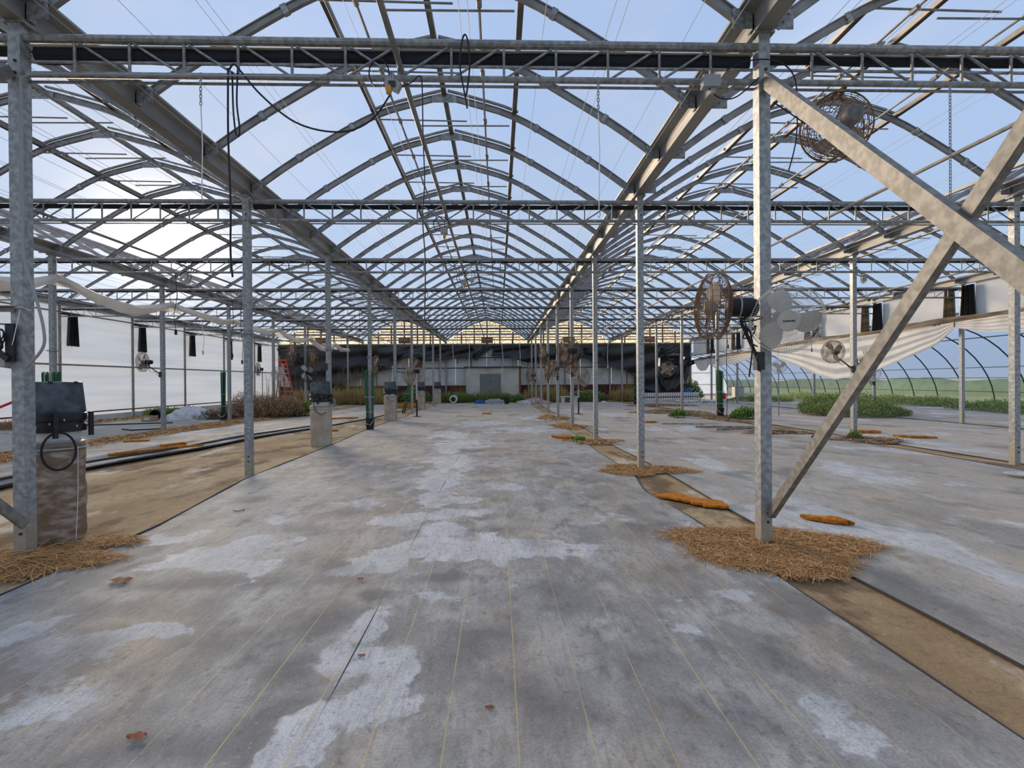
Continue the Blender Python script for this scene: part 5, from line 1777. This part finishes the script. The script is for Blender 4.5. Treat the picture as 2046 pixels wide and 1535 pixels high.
plant('weed_patch', 'green weeds at the foot of the left wall', -15.6, 23.0, 1.0, .8, .65, 2600, 'weed', 20, mound=False, lens=.3, upright=1.0, width=.014)
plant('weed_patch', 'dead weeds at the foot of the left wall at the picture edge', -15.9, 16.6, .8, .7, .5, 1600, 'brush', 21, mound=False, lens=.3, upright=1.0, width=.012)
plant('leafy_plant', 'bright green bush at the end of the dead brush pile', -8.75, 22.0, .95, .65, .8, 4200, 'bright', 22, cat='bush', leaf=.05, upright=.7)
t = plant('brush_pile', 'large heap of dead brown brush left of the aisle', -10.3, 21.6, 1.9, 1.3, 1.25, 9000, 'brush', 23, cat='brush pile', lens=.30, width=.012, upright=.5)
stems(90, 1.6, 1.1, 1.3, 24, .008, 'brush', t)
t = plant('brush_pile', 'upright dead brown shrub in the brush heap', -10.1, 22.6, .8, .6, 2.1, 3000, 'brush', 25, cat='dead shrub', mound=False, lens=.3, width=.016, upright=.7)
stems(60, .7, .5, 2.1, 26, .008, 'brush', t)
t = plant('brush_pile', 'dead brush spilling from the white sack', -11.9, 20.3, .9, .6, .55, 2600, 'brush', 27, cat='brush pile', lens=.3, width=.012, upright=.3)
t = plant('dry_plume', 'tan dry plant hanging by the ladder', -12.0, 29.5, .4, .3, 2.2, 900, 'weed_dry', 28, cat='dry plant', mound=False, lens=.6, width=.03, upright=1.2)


# ------------------------------------------------------------------ straw and litter
def strands(n, shape, seed, lmin, lmax, w, mt, hump=.06, curl=1.0):
    """loose dry strands; shape(g) -> x,y,density height"""
    g = np.random.default_rng(seed)
    V, T = [], []
    nseg = 4
    x, y, hz = shape(g, n)
    a0 = g.uniform(0, 2 * np.pi, n)
    cu = g.normal(0, curl, n)
    L = g.uniform(lmin, lmax, n)
    z0 = g.uniform(0, 1, n) * hz
    lift = g.uniform(-.5, 1, n).clip(0) * L * .13
    wd = w * g.uniform(.6, 1.4, n)
    P = np.zeros((n, nseg + 1, 3))
    for s in range(nseg + 1):
        u = s / nseg
        a = a0 + cu * u
        if s == 0:
            P[:, 0] = np.stack([x, y, z0], 1)
        else:
            P[:, s, 0] = P[:, s - 1, 0] + np.cos(a) * L / nseg
            P[:, s, 1] = P[:, s - 1, 1] + np.sin(a) * L / nseg
            P[:, s, 2] = z0 * (1 - .4 * u) + lift * np.sin(np.pi * u)
    side = np.stack([-np.sin(a0 + cu * .5), np.cos(a0 + cu * .5), g.uniform(-.6, .6, n)], 1) * wd[:, None]
    A = P + side[:, None, :]
    B = P - side[:, None, :]
    A[:, :, 2] = np.maximum(A[:, :, 2] + .022, .018)
    B[:, :, 2] = np.maximum(B[:, :, 2] + .022, .018)
    m = nseg + 1
    Vx = np.concatenate([A, B], 1)
    idx = np.arange(n)[:, None] * (2 * m)
    F = []
    for s in range(nseg):
        F.append(np.stack([idx[:, 0] + s, idx[:, 0] + s + 1, idx[:, 0] + m + s + 1, idx[:, 0] + m + s], 1))
    F = np.concatenate(F, 0)
    me = bpy.data.meshes.new('strands')
    me.vertices.add(n * 2 * m)
    me.vertices.foreach_set('co', Vx.reshape(-1))
    nf = len(F)
    me.loops.add(nf * 4)
    me.loops.foreach_set('vertex_index', F.reshape(-1).astype(np.int32))
    me.polygons.add(nf)
    me.polygons.foreach_set('loop_start', np.arange(0, nf * 4, 4, dtype=np.int32))
    me.polygons.foreach_set('loop_total', np.full(nf, 4, dtype=np.int32))
    tint = np.clip(g.uniform(0, 1, n) - z0 * 2, 0, 1)
    at = me.attributes.new('tint', 'FLOAT', 'POINT')
    at.data.foreach_set('value', np.repeat(tint, 2 * m).astype(np.float32))
    me.materials.append(M[mt])
    me.update(calc_edges=True)
    return me


def ell_shape(cx, cy, rx, ry, hz, lob=.22, ph=0.0):
    def f(g, n):
        a = g.uniform(0, 2 * np.pi, n)
        q = g.uniform(0, 1, n) ** .55
        k = 1 + lob * np.sin(a * 3 + ph) + lob * .7 * np.sin(a * 5 + ph * 2) + g.normal(0, .11, n)
        return cx + rx * q * np.cos(a) * k, cy + ry * q * np.sin(a) * k, hz * (1 - q * .8)
    return f


def straw(label, shapes, seed, lmin=.03, lmax=.13, w=.0017, mt='straw'):
    o = None
    for j, (n, s) in enumerate(shapes):
        me = strands(n, s, seed + j, lmin, lmax, w, mt)
        if o is None:
            o = put('straw_litter', me)
            tag(o, label, 'straw', kind='stuff')
        else:
            p = put('loose_strands', me, o)
            p['kind'] = 'stuff'
    return o


straw('heap of dry straw round the foot of the right front post', [(19000, ell_shape(2.36, 4.10, .80, .54, .028, .14, 1.0)), (1500, ell_shape(2.42, 4.05, .45, .32, .05, .1, 2.0)), (1800, ell_shape(2.35, 3.58, .38, .16, .03, .3, 0))], 100)
me = strands(300, ell_shape(2.40, 4.08, .3, .2, .06, .1, 2.0), 140, .18, .38, .0018, 'straw')
o = put('long_strands', me, bpy.data.objects['straw_litter'])
o['kind'] = 'stuff'
straw('heap of dry straw round the foot of the left front post', [(14000, ell_shape(-3.98, 3.98, .66, .34, .03, .16, .4)), (2200, ell_shape(-3.62, 4.5, .28, .16, .03, .3, 2))], 110)
me = strands(380, ell_shape(-4.0, 3.95, .45, .16, .08, .1, 2.0), 141, .3, .6, .002, 'straw')
o = put('long_strands', me, bpy.data.objects['straw_litter.001'])
o['kind'] = 'stuff'
straw('dry straw round the foot of the second post right of the aisle', [(9000, ell_shape(2.36, 7.72, .68, .42, .025, .2, 2.2))], 120, w=.0025)
straw('dry straw round the foot of the third post right of the aisle', [(2000, ell_shape(2.3, 11.4, .6, .5, .03, .2, .2))], 121, w=.006)
straw('sparse straw round the fourth post right of the aisle', [(1500, ell_shape(2.3, 15.2, .6, .8, .03, .2, 1.2))], 122, w=.008)
straw('sparse straw round the fifth post right of the aisle', [(1300, ell_shape(2.2, 19.0, .7, 1.2, .03, .2, 2.2))], 123, w=.01)


def strip(x0, y0, x1, y1, wd, hz):
    def f(g, n):
        u = g.uniform(0, 1, n)
        return x0 + (x1 - x0) * u + g.normal(0, wd, n), y0 + (y1 - y0) * u + g.normal(0, wd, n), np.full(n, hz)
    return f


straw('band of straw along the second left post row', [(6000, strip(-10.2, 9.5, -10.1, 20, .28, .03))], 124, .08, .3, .007)
straw('scattered straw in front of the white left wall', [(1800, strip(-15.9, 17, -15.7, 24, .3, .02))], 125, .1, .3, .012)
straw('scattered straw patch in the left bay before the rolled cloth', [(1100, strip(-9.6, 8.6, -9.9, 10, .2, .02))], 126, .06, .25, .006)


def mat_under(owner, cx, cy, rx, ry, ph):
    def fn(u, v):
        a = 2 * math.pi * u
        k = 1 + .14 * math.sin(3 * a + ph) + .10 * math.sin(5 * a + 2 * ph) + .05 * math.sin(17 * a)
        return (cx + rx * v * k * math.cos(a), cy + ry * v * k * math.sin(a), .02 + .012 * (1 - v))
    o_ = part('chaff_layer', MB().grid(fn, 60, 5), M['chaff'], owner, True)
    o_['kind'] = 'stuff'


mat_under(bpy.data.objects['straw_litter'], 2.36, 4.10, .70, .46, 1.0)
mat_under(bpy.data.objects['straw_litter.001'], -3.98, 3.98, .58, .29, .4)
mat_under(bpy.data.objects['straw_litter.002'], 2.36, 7.72, .58, .34, 2.2)


def litter(label, cx, cy, rx, ry, seed, h=.05):
    g = random.Random(seed)
    ph = g.uniform(0, 6)

    def fn(u, v):
        a = 2 * math.pi * u
        k = 1 + .2 * math.sin(3 * a + ph) + .12 * math.sin(7 * a + ph)
        q = v
        return (cx + rx * q * k * math.cos(a), cy + ry * q * k * math.sin(a), .012 + h * (1 - q ** 2) * (.8 + .3 * math.sin(a * 5 + q * 9)))
    o = part('litter_mound', MB().grid(fn, 40, 8), M['dirtpile'], None, True)
    tag(o, label, 'litter')
    me = strands(int(900 * rx * ry) + 300, ell_shape(cx, cy, rx, ry, h, .2, ph), seed, .08, .3, .007, 'brush')
    p = put('loose_strands', me, o)
    p['kind'] = 'stuff'


litter('brown leaf litter round the third post of the second right row', 8.85, 11.15, .75, .6, 31)
litter('brown leaf litter along the second right row near the green stakes', 8.5, 19.0, .8, 2.6, 32, .07)
litter('brown leaf litter beside the small bright plant', 7.9, 22.0, 1.6, 1.3, 33)
litter('brown leaf litter before the slanting brace on the right', 7.7, 13.0, .9, .5, 34)
litter('dark leaf litter before the white jug row', 9.6, 28.0, 1.8, 1.5, 35)


# ------------------------------------------------------------------ orange foam chunks
def foam(label, pts, h, seed, tilt=0.0, z=.02):
    """irregular flat chunk: outline pts in x,y"""
    g = random.Random(seed)
    n = len(pts)
    cx = sum(p[0] for p in pts) / n
    cy = sum(p[1] for p in pts) / n
    out = []
    for i in range(n):
        a, b = pts[i], pts[(i + 1) % n]
        for q in range(5):
            s = q / 5
            out.append((a[0] + (b[0] - a[0]) * s + g.uniform(-.022, .022), a[1] + (b[1] - a[1]) * s + g.uniform(-.022, .022)))
    m = len(out)
    vs = [(x, y, z) for x, y in out]
    vs += [(x + g.uniform(-.008, .008), y + g.uniform(-.008, .008), z + h * g.uniform(.6, 1.0) + tilt * (x - cx)) for x, y in out]
    vs += [(cx + (x - cx) * .86, cy + (y - cy) * .86, z + h * g.uniform(.9, 1.12) + tilt * (x - cx) * .86) for x, y in out]
    vs.append((cx, cy, z + h))
    fs = [(i, (i + 1) % m, m + (i + 1) % m, m + i) for i in range(m)]
    fs += [(m + i, m + (i + 1) % m, 2 * m + (i + 1) % m, 2 * m + i) for i in range(m)]
    fs += [(2 * m + i, 2 * m + (i + 1) % m, 3 * m) for i in range(m)]
    o = part('foam_chunk', MB().add(vs, fs), M['foam'])
    tag(o, label, 'foam')
    return o


foam('largest orange foam slab on the bare strip right of the aisle', [(1.96, 5.98), (2.22, 6.05), (2.40, 5.72), (2.66, 5.55), (2.58, 5.30), (2.36, 5.38), (2.22, 5.62), (2.02, 5.84)], .028, 1, .02)
foam('slim orange foam piece on the cloth beyond the right straw heap', [(3.16, 4.93), (3.34, 4.86), (3.54, 4.76), (3.52, 4.63), (3.36, 4.68), (3.2, 4.84)], .04, 2)
foam('orange foam slab left of the second straw heap', [(1.38, 12.3), (1.75, 12.35), (2.0, 12.1), (1.9, 11.9), (1.55, 12.0)], .06, 3)
o = foam('mossy yellow clod beside the orange foam slab', [(1.82, 11.8), (2.08, 11.85), (2.12, 11.55), (1.86, 11.5)], .09, 4)
o.data.materials[0] = M['bright']
foam('orange foam piece left of the third post in the second right row', [(9.75, 12.85), (10.3, 12.7), (10.25, 12.5), (9.8, 12.6)], .06, 5)
foam('orange foam strip on the tan cloth at far right', [(9.95, 11.75), (10.5, 11.3), (10.6, 11.2), (10.1, 11.45)], .05, 6)
foam('long orange foam strip lying in the rolled cloth at left', [(-7.75, 9.7), (-7.3, 10.3), (-6.7, 10.95), (-6.62, 10.9), (-7.2, 10.2), (-7.65, 9.55)], .04, 7, z=.08)
foam('orange foam block on top of the rolled cloth at left', [(-7.32, 10.5), (-7.05, 10.85), (-6.92, 10.78), (-7.18, 10.45)], .06, 8, z=.12)
foam('flat orange scrap on the left straw band', [(-9.6, 12.6), (-9.1, 12.7), (-9.0, 12.5), (-9.5, 12.35)], .03, 9)
foam('orange scrap on the floor behind the second bucket column', [(-5.6, 14.6), (-5.0, 14.9), (-4.9, 14.7), (-5.5, 14.4)], .03, 10)
foam('orange scraps heaped behind the third bucket column', [(-6.2, 27.6), (-5.0, 28.2), (-4.6, 27.6), (-5.6, 27.0)], .22, 11)
foam('long orange scrap on the cloth left of the fourth post', [(-6.9, 19.6), (-5.8, 19.9), (-5.7, 19.6), (-6.8, 19.3)], .05, 12)
foam('small orange scrap in the middle of the aisle far back', [(-.75, 21.8), (-.35, 21.9), (-.35, 21.6), (-.7, 21.55)], .05, 13)
foam('orange scrap on the right cloth behind the second straw heap', [(5.0, 16.6), (5.5, 16.7), (5.5, 16.4), (5.1, 16.35)], .04, 14)
foam('orange heap at the foot of the left wall at the picture edge', [(-15.6, 17.5), (-14.9, 17.7), (-14.9, 17.3), (-15.5, 17.2)], .12, 15)


def leaf(label, x, y, s, seed):
    g = random.Random(seed)
    ph = g.uniform(0, 6)
    o = part('dry_leaf', MB().grid(lambda u, v: (x + s * (u - .5) * (1 + .5 * math.sin(v * 3)), y + s * .7 * (v - .5) * (1.2 - abs(u - .5)), .022 + s * .25 * abs(math.sin(u * 5 + v * 3 + ph)) * .6), 6, 5), M['leaf'], None, True)
    tag(o, label, 'leaf')


leaf('curled red-brown dry leaf at left on the aisle cloth', -2.80, 3.6, .11, 1)
leaf('curled dark dry leaf at bottom left of the aisle cloth', -1.50, 2.0, .055, 2)
leaf('tiny dry leaf near the middle of the aisle cloth', -.05, 2.12, .03, 3)
leaf('small dry leaf left of the pale stain on the aisle', -1.03, 3.55, .04, 4)
leaf('small dry leaf by the aisle seam', -.74, 2.55, .03, 5)

# ------------------------------------------------------------------ ladder
t = thing('step_ladder', 'orange fibreglass step ladder before the black sheeting at left', 'ladder', (-14.75, 33.2, 0))
apex = (.0, 0, 3.05)


def lx(s, z, w0=.26, w1=.42):
    k = 1 - z / 3.05
    return s * (w0 + (w1 - w0) * k) * .5


for s in (-1, 1):
    part('front_rail', MB().bar((s * .30 + .72, -.45, 0), (s * .17, -.04, 3.05), .09, .05, (1, 0, 0)), M['orange_ladder'], t)
    part('rear_rail', MB().bar((s * .28 - .62, .75, 0), (s * .17 - .1, .06, 3.0), .08, .045, (1, 0, 0)), M['orange_ladder'], t)
for k in range(9):
    z = .32 + .31 * k
    f = z / 3.05
    cx = .72 * (1 - f)
    w_ = .30 - .13 * f
    part('step', MB().box(cx - w_, cx + w_, -.45 + .41 * f - .06, -.45 + .41 * f + .06, z - .03, z), M['alu'], t)
for z in (.9, 1.9):
    f = z / 3.0
    part('rear_brace', MB().bar((-.62 + .52 * f - .28 + .11 * f, .75 - .69 * f, z), (-.62 + .52 * f + .28 - .11 * f, .75 - .69 * f, z), .03, .04), M['orange_ladder'], t)
part('top_cap', MB().box(-.3, .25, -.14, .16, 3.02, 3.12), M['orange_ladder'], t)


# ------------------------------------------------------------------ jugs, pots, sacks and rubbish
def jug_parts():
    b = MB()
    prof = [(.001, 0), (.07, 0), (.078, .02), (.078, .2), (.07, .24), (.03, .29), (.026, .31), (.001, .31)]
    b.lathe(prof, 12)
    h = MB().tube([(.06, 0, .25), (.085, 0, .22), (.09, 0, .14), (.07, 0, .10)], .012, 5)
    c = MB().lathe([(.001, .305), (.03, .305), (.03, .335), (.001, .335)], 10)
    return b.mesh('body', M['white'], True), h.mesh('handle', M['white'], True), c.mesh('cap', M['black'])


JB, JH, JC = jug_parts()


def jug(label, loc, rot, group):
    t = thing('plastic_jug', label, 'jug', loc, rot, group)
    put('body', JB, t)
    put('handle', JH, t)
    put('cap', JC, t)


for k in range(25):
    u = k / 24
    x, y = 10.0 + 4.15 * u, 32.6 + .8 * u
    rr = random.Random(k)
    jug('%s white plastic jug from the left in the lower tier of the jug row' % ORD[k], (x, y, .01), (0, 0, rr.uniform(0, 6)), 'lower tier of white jugs')
    jug('%s white plastic jug from the left in the upper tier of the jug row' % ORD[k], (x + .02, y + .03, .352), (0, 0, rr.uniform(0, 6)), 'upper tier of white jugs')
for k in range(26):
    rr = random.Random(100 + k)
    jug('white plastic jug lying on its side in the heap before the jug row', (12.0 + 2.6 * rr.random(), 30.4 + 1.2 * rr.random(), .085), (math.pi / 2 * .96, 0, rr.uniform(0, 6.28)), 'white jugs lying in a heap')


def pot(name, label, x, y, r, h, mt, rim=True, lying=False, z=0.012, cat='pot'):
    t = thing(name, label, cat, (x, y, z + (r if lying else 0)))
    if lying:
        t.rotation_euler = (math.pi / 2, 0, .2)
    part('shell', MB().lathe([(.001, .01), (r * .72, .0), (r, h), (r * 1.06, h), (r * 1.06, h * .93), (r * .99, h * .93), (r * .94, h), (r * .68, .03), (.001, .03)], 18), M[mt], t, True)
    if rim:
        part('rim', MB().tube([(r * 1.06 * math.cos(k * .35), r * 1.06 * math.sin(k * .35), h * .97) for k in range(18)], r * .05, 5, closed=True), M[mt], t)
    return t


pot('plant_pot', 'black pot lying by the second left row post', -14.2, 20.4, .2, .4, 'black', lying=True)
pot('bucket', 'white bucket lying at the back left of the aisle', -11.0, 32.0, .22, .4, 'white', lying=True, cat='bucket')
pot('plant_pot', 'black pot on the floor in front of the door weeds', .55, 31.4, .2, .42, 'black')
pot('bowl', 'small white bowl on the floor at the back of the aisle', 1.4, 30.2, .24, .22, 'white', cat='bowl')
t = thing('white_drum', 'round white drum lying with its dark mouth toward the camera', 'drum', (-3.15, 33.6, .28))
t.rotation_euler = (math.pi / 2, 0, 0)
part('shell', MB().lathe([(.17, .28), (.27, .28), (.28, .2), (.28, -.3), (.17, -.32)], 24), M['white'], t, True)
part('mouth', MB().lathe([(.001, .284), (.17, .284), (.17, .29), (.001, .29)], 24), M['black'], t)
t = thing('work_bench', 'low white bench resting on two white buckets at the back', 'bench', (4.75, 31.9, 0))
part('top', MB().box(-.6, .6, -.2, .2, .42, .47), M['vestibule'], t)
for s in (-.42, .42):
    part('bucket_leg', MB().lathe([(.13, .01), (.15, .42), (.14, .42), (.001, .41)], 16, (s, 0, 0)), M['white'], t, True)


def sackmesh(rx, ry, h, seed, n=40):
    g = random.Random(seed)
    ph = [g.uniform(0, 6) for _ in range(4)]

    def fn(u, v):
        a = 2 * math.pi * u
        r = math.cos(v * math.pi / 2)
        k = 1 + .15 * math.sin(2 * a + ph[0]) + .08 * math.sin(5 * a + ph[1]) + .05 * math.sin(9 * a + v * 5 + ph[2])
        cr = 1 + .16 * math.sin(4 * a + v * 9 + ph[1]) * math.sin(7 * v + 2 * a + ph[2]) + .09 * math.sin(13 * a - v * 11 + ph[0])
        return (rx * r * k * cr * math.cos(a), ry * r * k * cr * math.sin(a), .012 + h * math.sin(v * math.pi / 2) * (1 + .3 * math.sin(3 * a + ph[3]) * r) * cr)
    return MB().grid(fn, n, 14)


def sack(label, x, y, rx, ry, h, mt, seed, cat='sack', z=0):
    o = part('plastic_sack', sackmesh(rx, ry, h, seed), M[mt], None, True, loc=(x, y, z))
    tag(o, label, cat)


sack('white sack slumped on the cloth before the dead brush', -12.75, 20.0, .75, .4, .5, 'sack', 1)
sack('grey white sack half buried in the dead brush', -11.75, 22.6, .55, .35, .75, 'sack', 2)
sack('pale pinkish bags heaped by the posts right of the door', 2.35, 31.2, .6, .35, .36, 'pink', 3)
sack('pale bag lying against the pinkish bags', 1.75, 30.9, .35, .25, .22, 'sack', 13)
sack('torn pink and white bag right of the post at the back', 3.05, 31.0, .4, .25, .2, 'pink', 14)
sack('grey rags heaped before the weeds at the door', -.35, 32.6, .6, .3, .26, 'boxgrey', 4, 'rags')
sack('small blue tub among the rubbish before the door', -1.25, 32.4, .35, .25, .22, 'blue', 5, 'tub')
sack('small white scrap on the floor behind the bench', 7.0, 31.5, .25, .15, .12, 'white', 6, 'scrap')
t = thing('blue_drum', 'blue plastic drum behind the white jug row', 'drum', (14.2, 35.4, .012))
part('shell', MB().lathe([(.001, 0), (.28, 0), (.3, .05), (.3, .3), (.315, .32), (.3, .34), (.3, .6), (.315, .62), (.3, .64), (.29, .88), (.001, .9)], 20), M['blue'], t, True)
part('cap', MB().lathe([(.001, .9), (.05, .9), (.05, .93), (.001, .93)], 10, (.14, 0, 0)), M['white'], t)
t = thing('fuel_can', 'red fuel can by the end wall of the side house', 'can', (17.2, 36.2, .012))
part('body', MB().box(-.25, .25, -.15, .15, 0, .45), M['red'], t)
part('spout', MB().tube([(.15, 0, .45), (.22, 0, .6)], .03, 8), M['dark'], t)
t = thing('cardboard_box', 'open cardboard box on the floor by the left wall', 'box', (-13.9, 19.4, .012))
for a in ((-.22, .22, -.16, -.15), (-.22, .22, .15, .16), (-.22, -.21, -.15, .15), (.21, .22, -.15, .15)):
    part('side', MB().box(a[0], a[1], a[2], a[3], 0, .22), M['card'], t)
part('base', MB().box(-.22, .22, -.16, .16, 0, .01), M['card'], t)
part('label_sheet', MB().box(-.1, .1, -.166, -.161, .05, .15), M['white'], t)
t = thing('grey_cabinet', 'grey cabinet at the far end of the side house', 'cabinet', (18.6, 36.5, 0))
part('body', MB().box(-.35, .35, -.25, .25, 0, .95), M['motor_grey'], t)
part('door', MB().box(-.33, .33, -.27, -.25, .05, .9), M['boxgrey'], t)
t = thing('white_dish', 'chipped white dish at the right edge of the floor', 'dish', (7.7, 6.8, .012))
part('plate', MB().lathe([(.001, .0), (.12, .0), (.19, .05), (.18, .055), (.11, .012), (.001, .012)], 18), M['white'], t, True)
part('stain', MB().lathe([(.001, .013), (.06, .013), (.06, .016), (.001, .016)], 10, (.03, .02, 0)), M['foam'], t)
for i, (a, b_, r_) in enumerate((((6.25, 13.45), (7.75, 13.75), .035), ((6.0, 14.35), (7.7, 14.0), .03), ((5.4, 15.6), (6.7, 15.3), .02))):
    o = part('loose_pipe', MB().tube([(a[0], a[1], .03 + r_), ((a[0] + b_[0]) / 2, (a[1] + b_[1]) / 2 + .05, .03 + r_), (b_[0], b_[1], .03 + r_)], r_, 8), M['sleeve'], None, True)
    tag(o, ['nearest brown pipe lying on the cloth right of the aisle', 'middle brown pipe lying on the cloth right of the aisle', 'thin farthest pipe lying on the cloth right of the aisle'][i], 'pipe')
t = thing('dark_scrap', 'black and blue scraps by the third post of the second right row', 'scrap', (7.9, 11.6, .014))
part('black_bit', sackmesh(.12, .08, .08, 8, 12), M['black'], t, True)
part('blue_bit', sackmesh(.2, .06, .03, 9, 12), M['boxgrey'], t, True, loc=(.3, -.3, 0))

# red rods at the left edge
o = part('red_rod', MB().tube([(-10.3, 7.9, 2.16), (-8.10, 8.2, 1.77)], .022, 6), M['red'])
tag(o, 'upper red rod jutting in at the left edge', 'rod')
o = part('red_rod', MB().tube([(-10.3, 7.9, .2), (-8.08, 8.2, 1.21)], .022, 6), M['red'])
tag(o, 'lower red rod slanting up at the left edge', 'rod')
# small cords lying on the left bay floor
for i, pts in enumerate((((-14.8, 17.4), (-13.5, 17.9), (-12.2, 18.2)), ((-12.2, 15.8), (-11.6, 15.4), (-11.0, 15.9)))):
    o = part('floor_hose', MB().tube([(x, y, .03) for x, y in pts], .02, 6), M['cable'], None, True)
    tag(o, ['dark hose lying on the floor near the cardboard box', 'dark hose lying on the floor left of the straw band'][i], 'hose')
o = part('wire_scrap', MB().tube([(-3.05, 5.55, .02), (-2.98, 5.5, .022), (-2.93, 5.56, .02), (-2.97, 5.62, .02)], .004, 5), M['cable'], None, True)
tag(o, 'small bent wire scrap on the aisle cloth at left', 'wire')
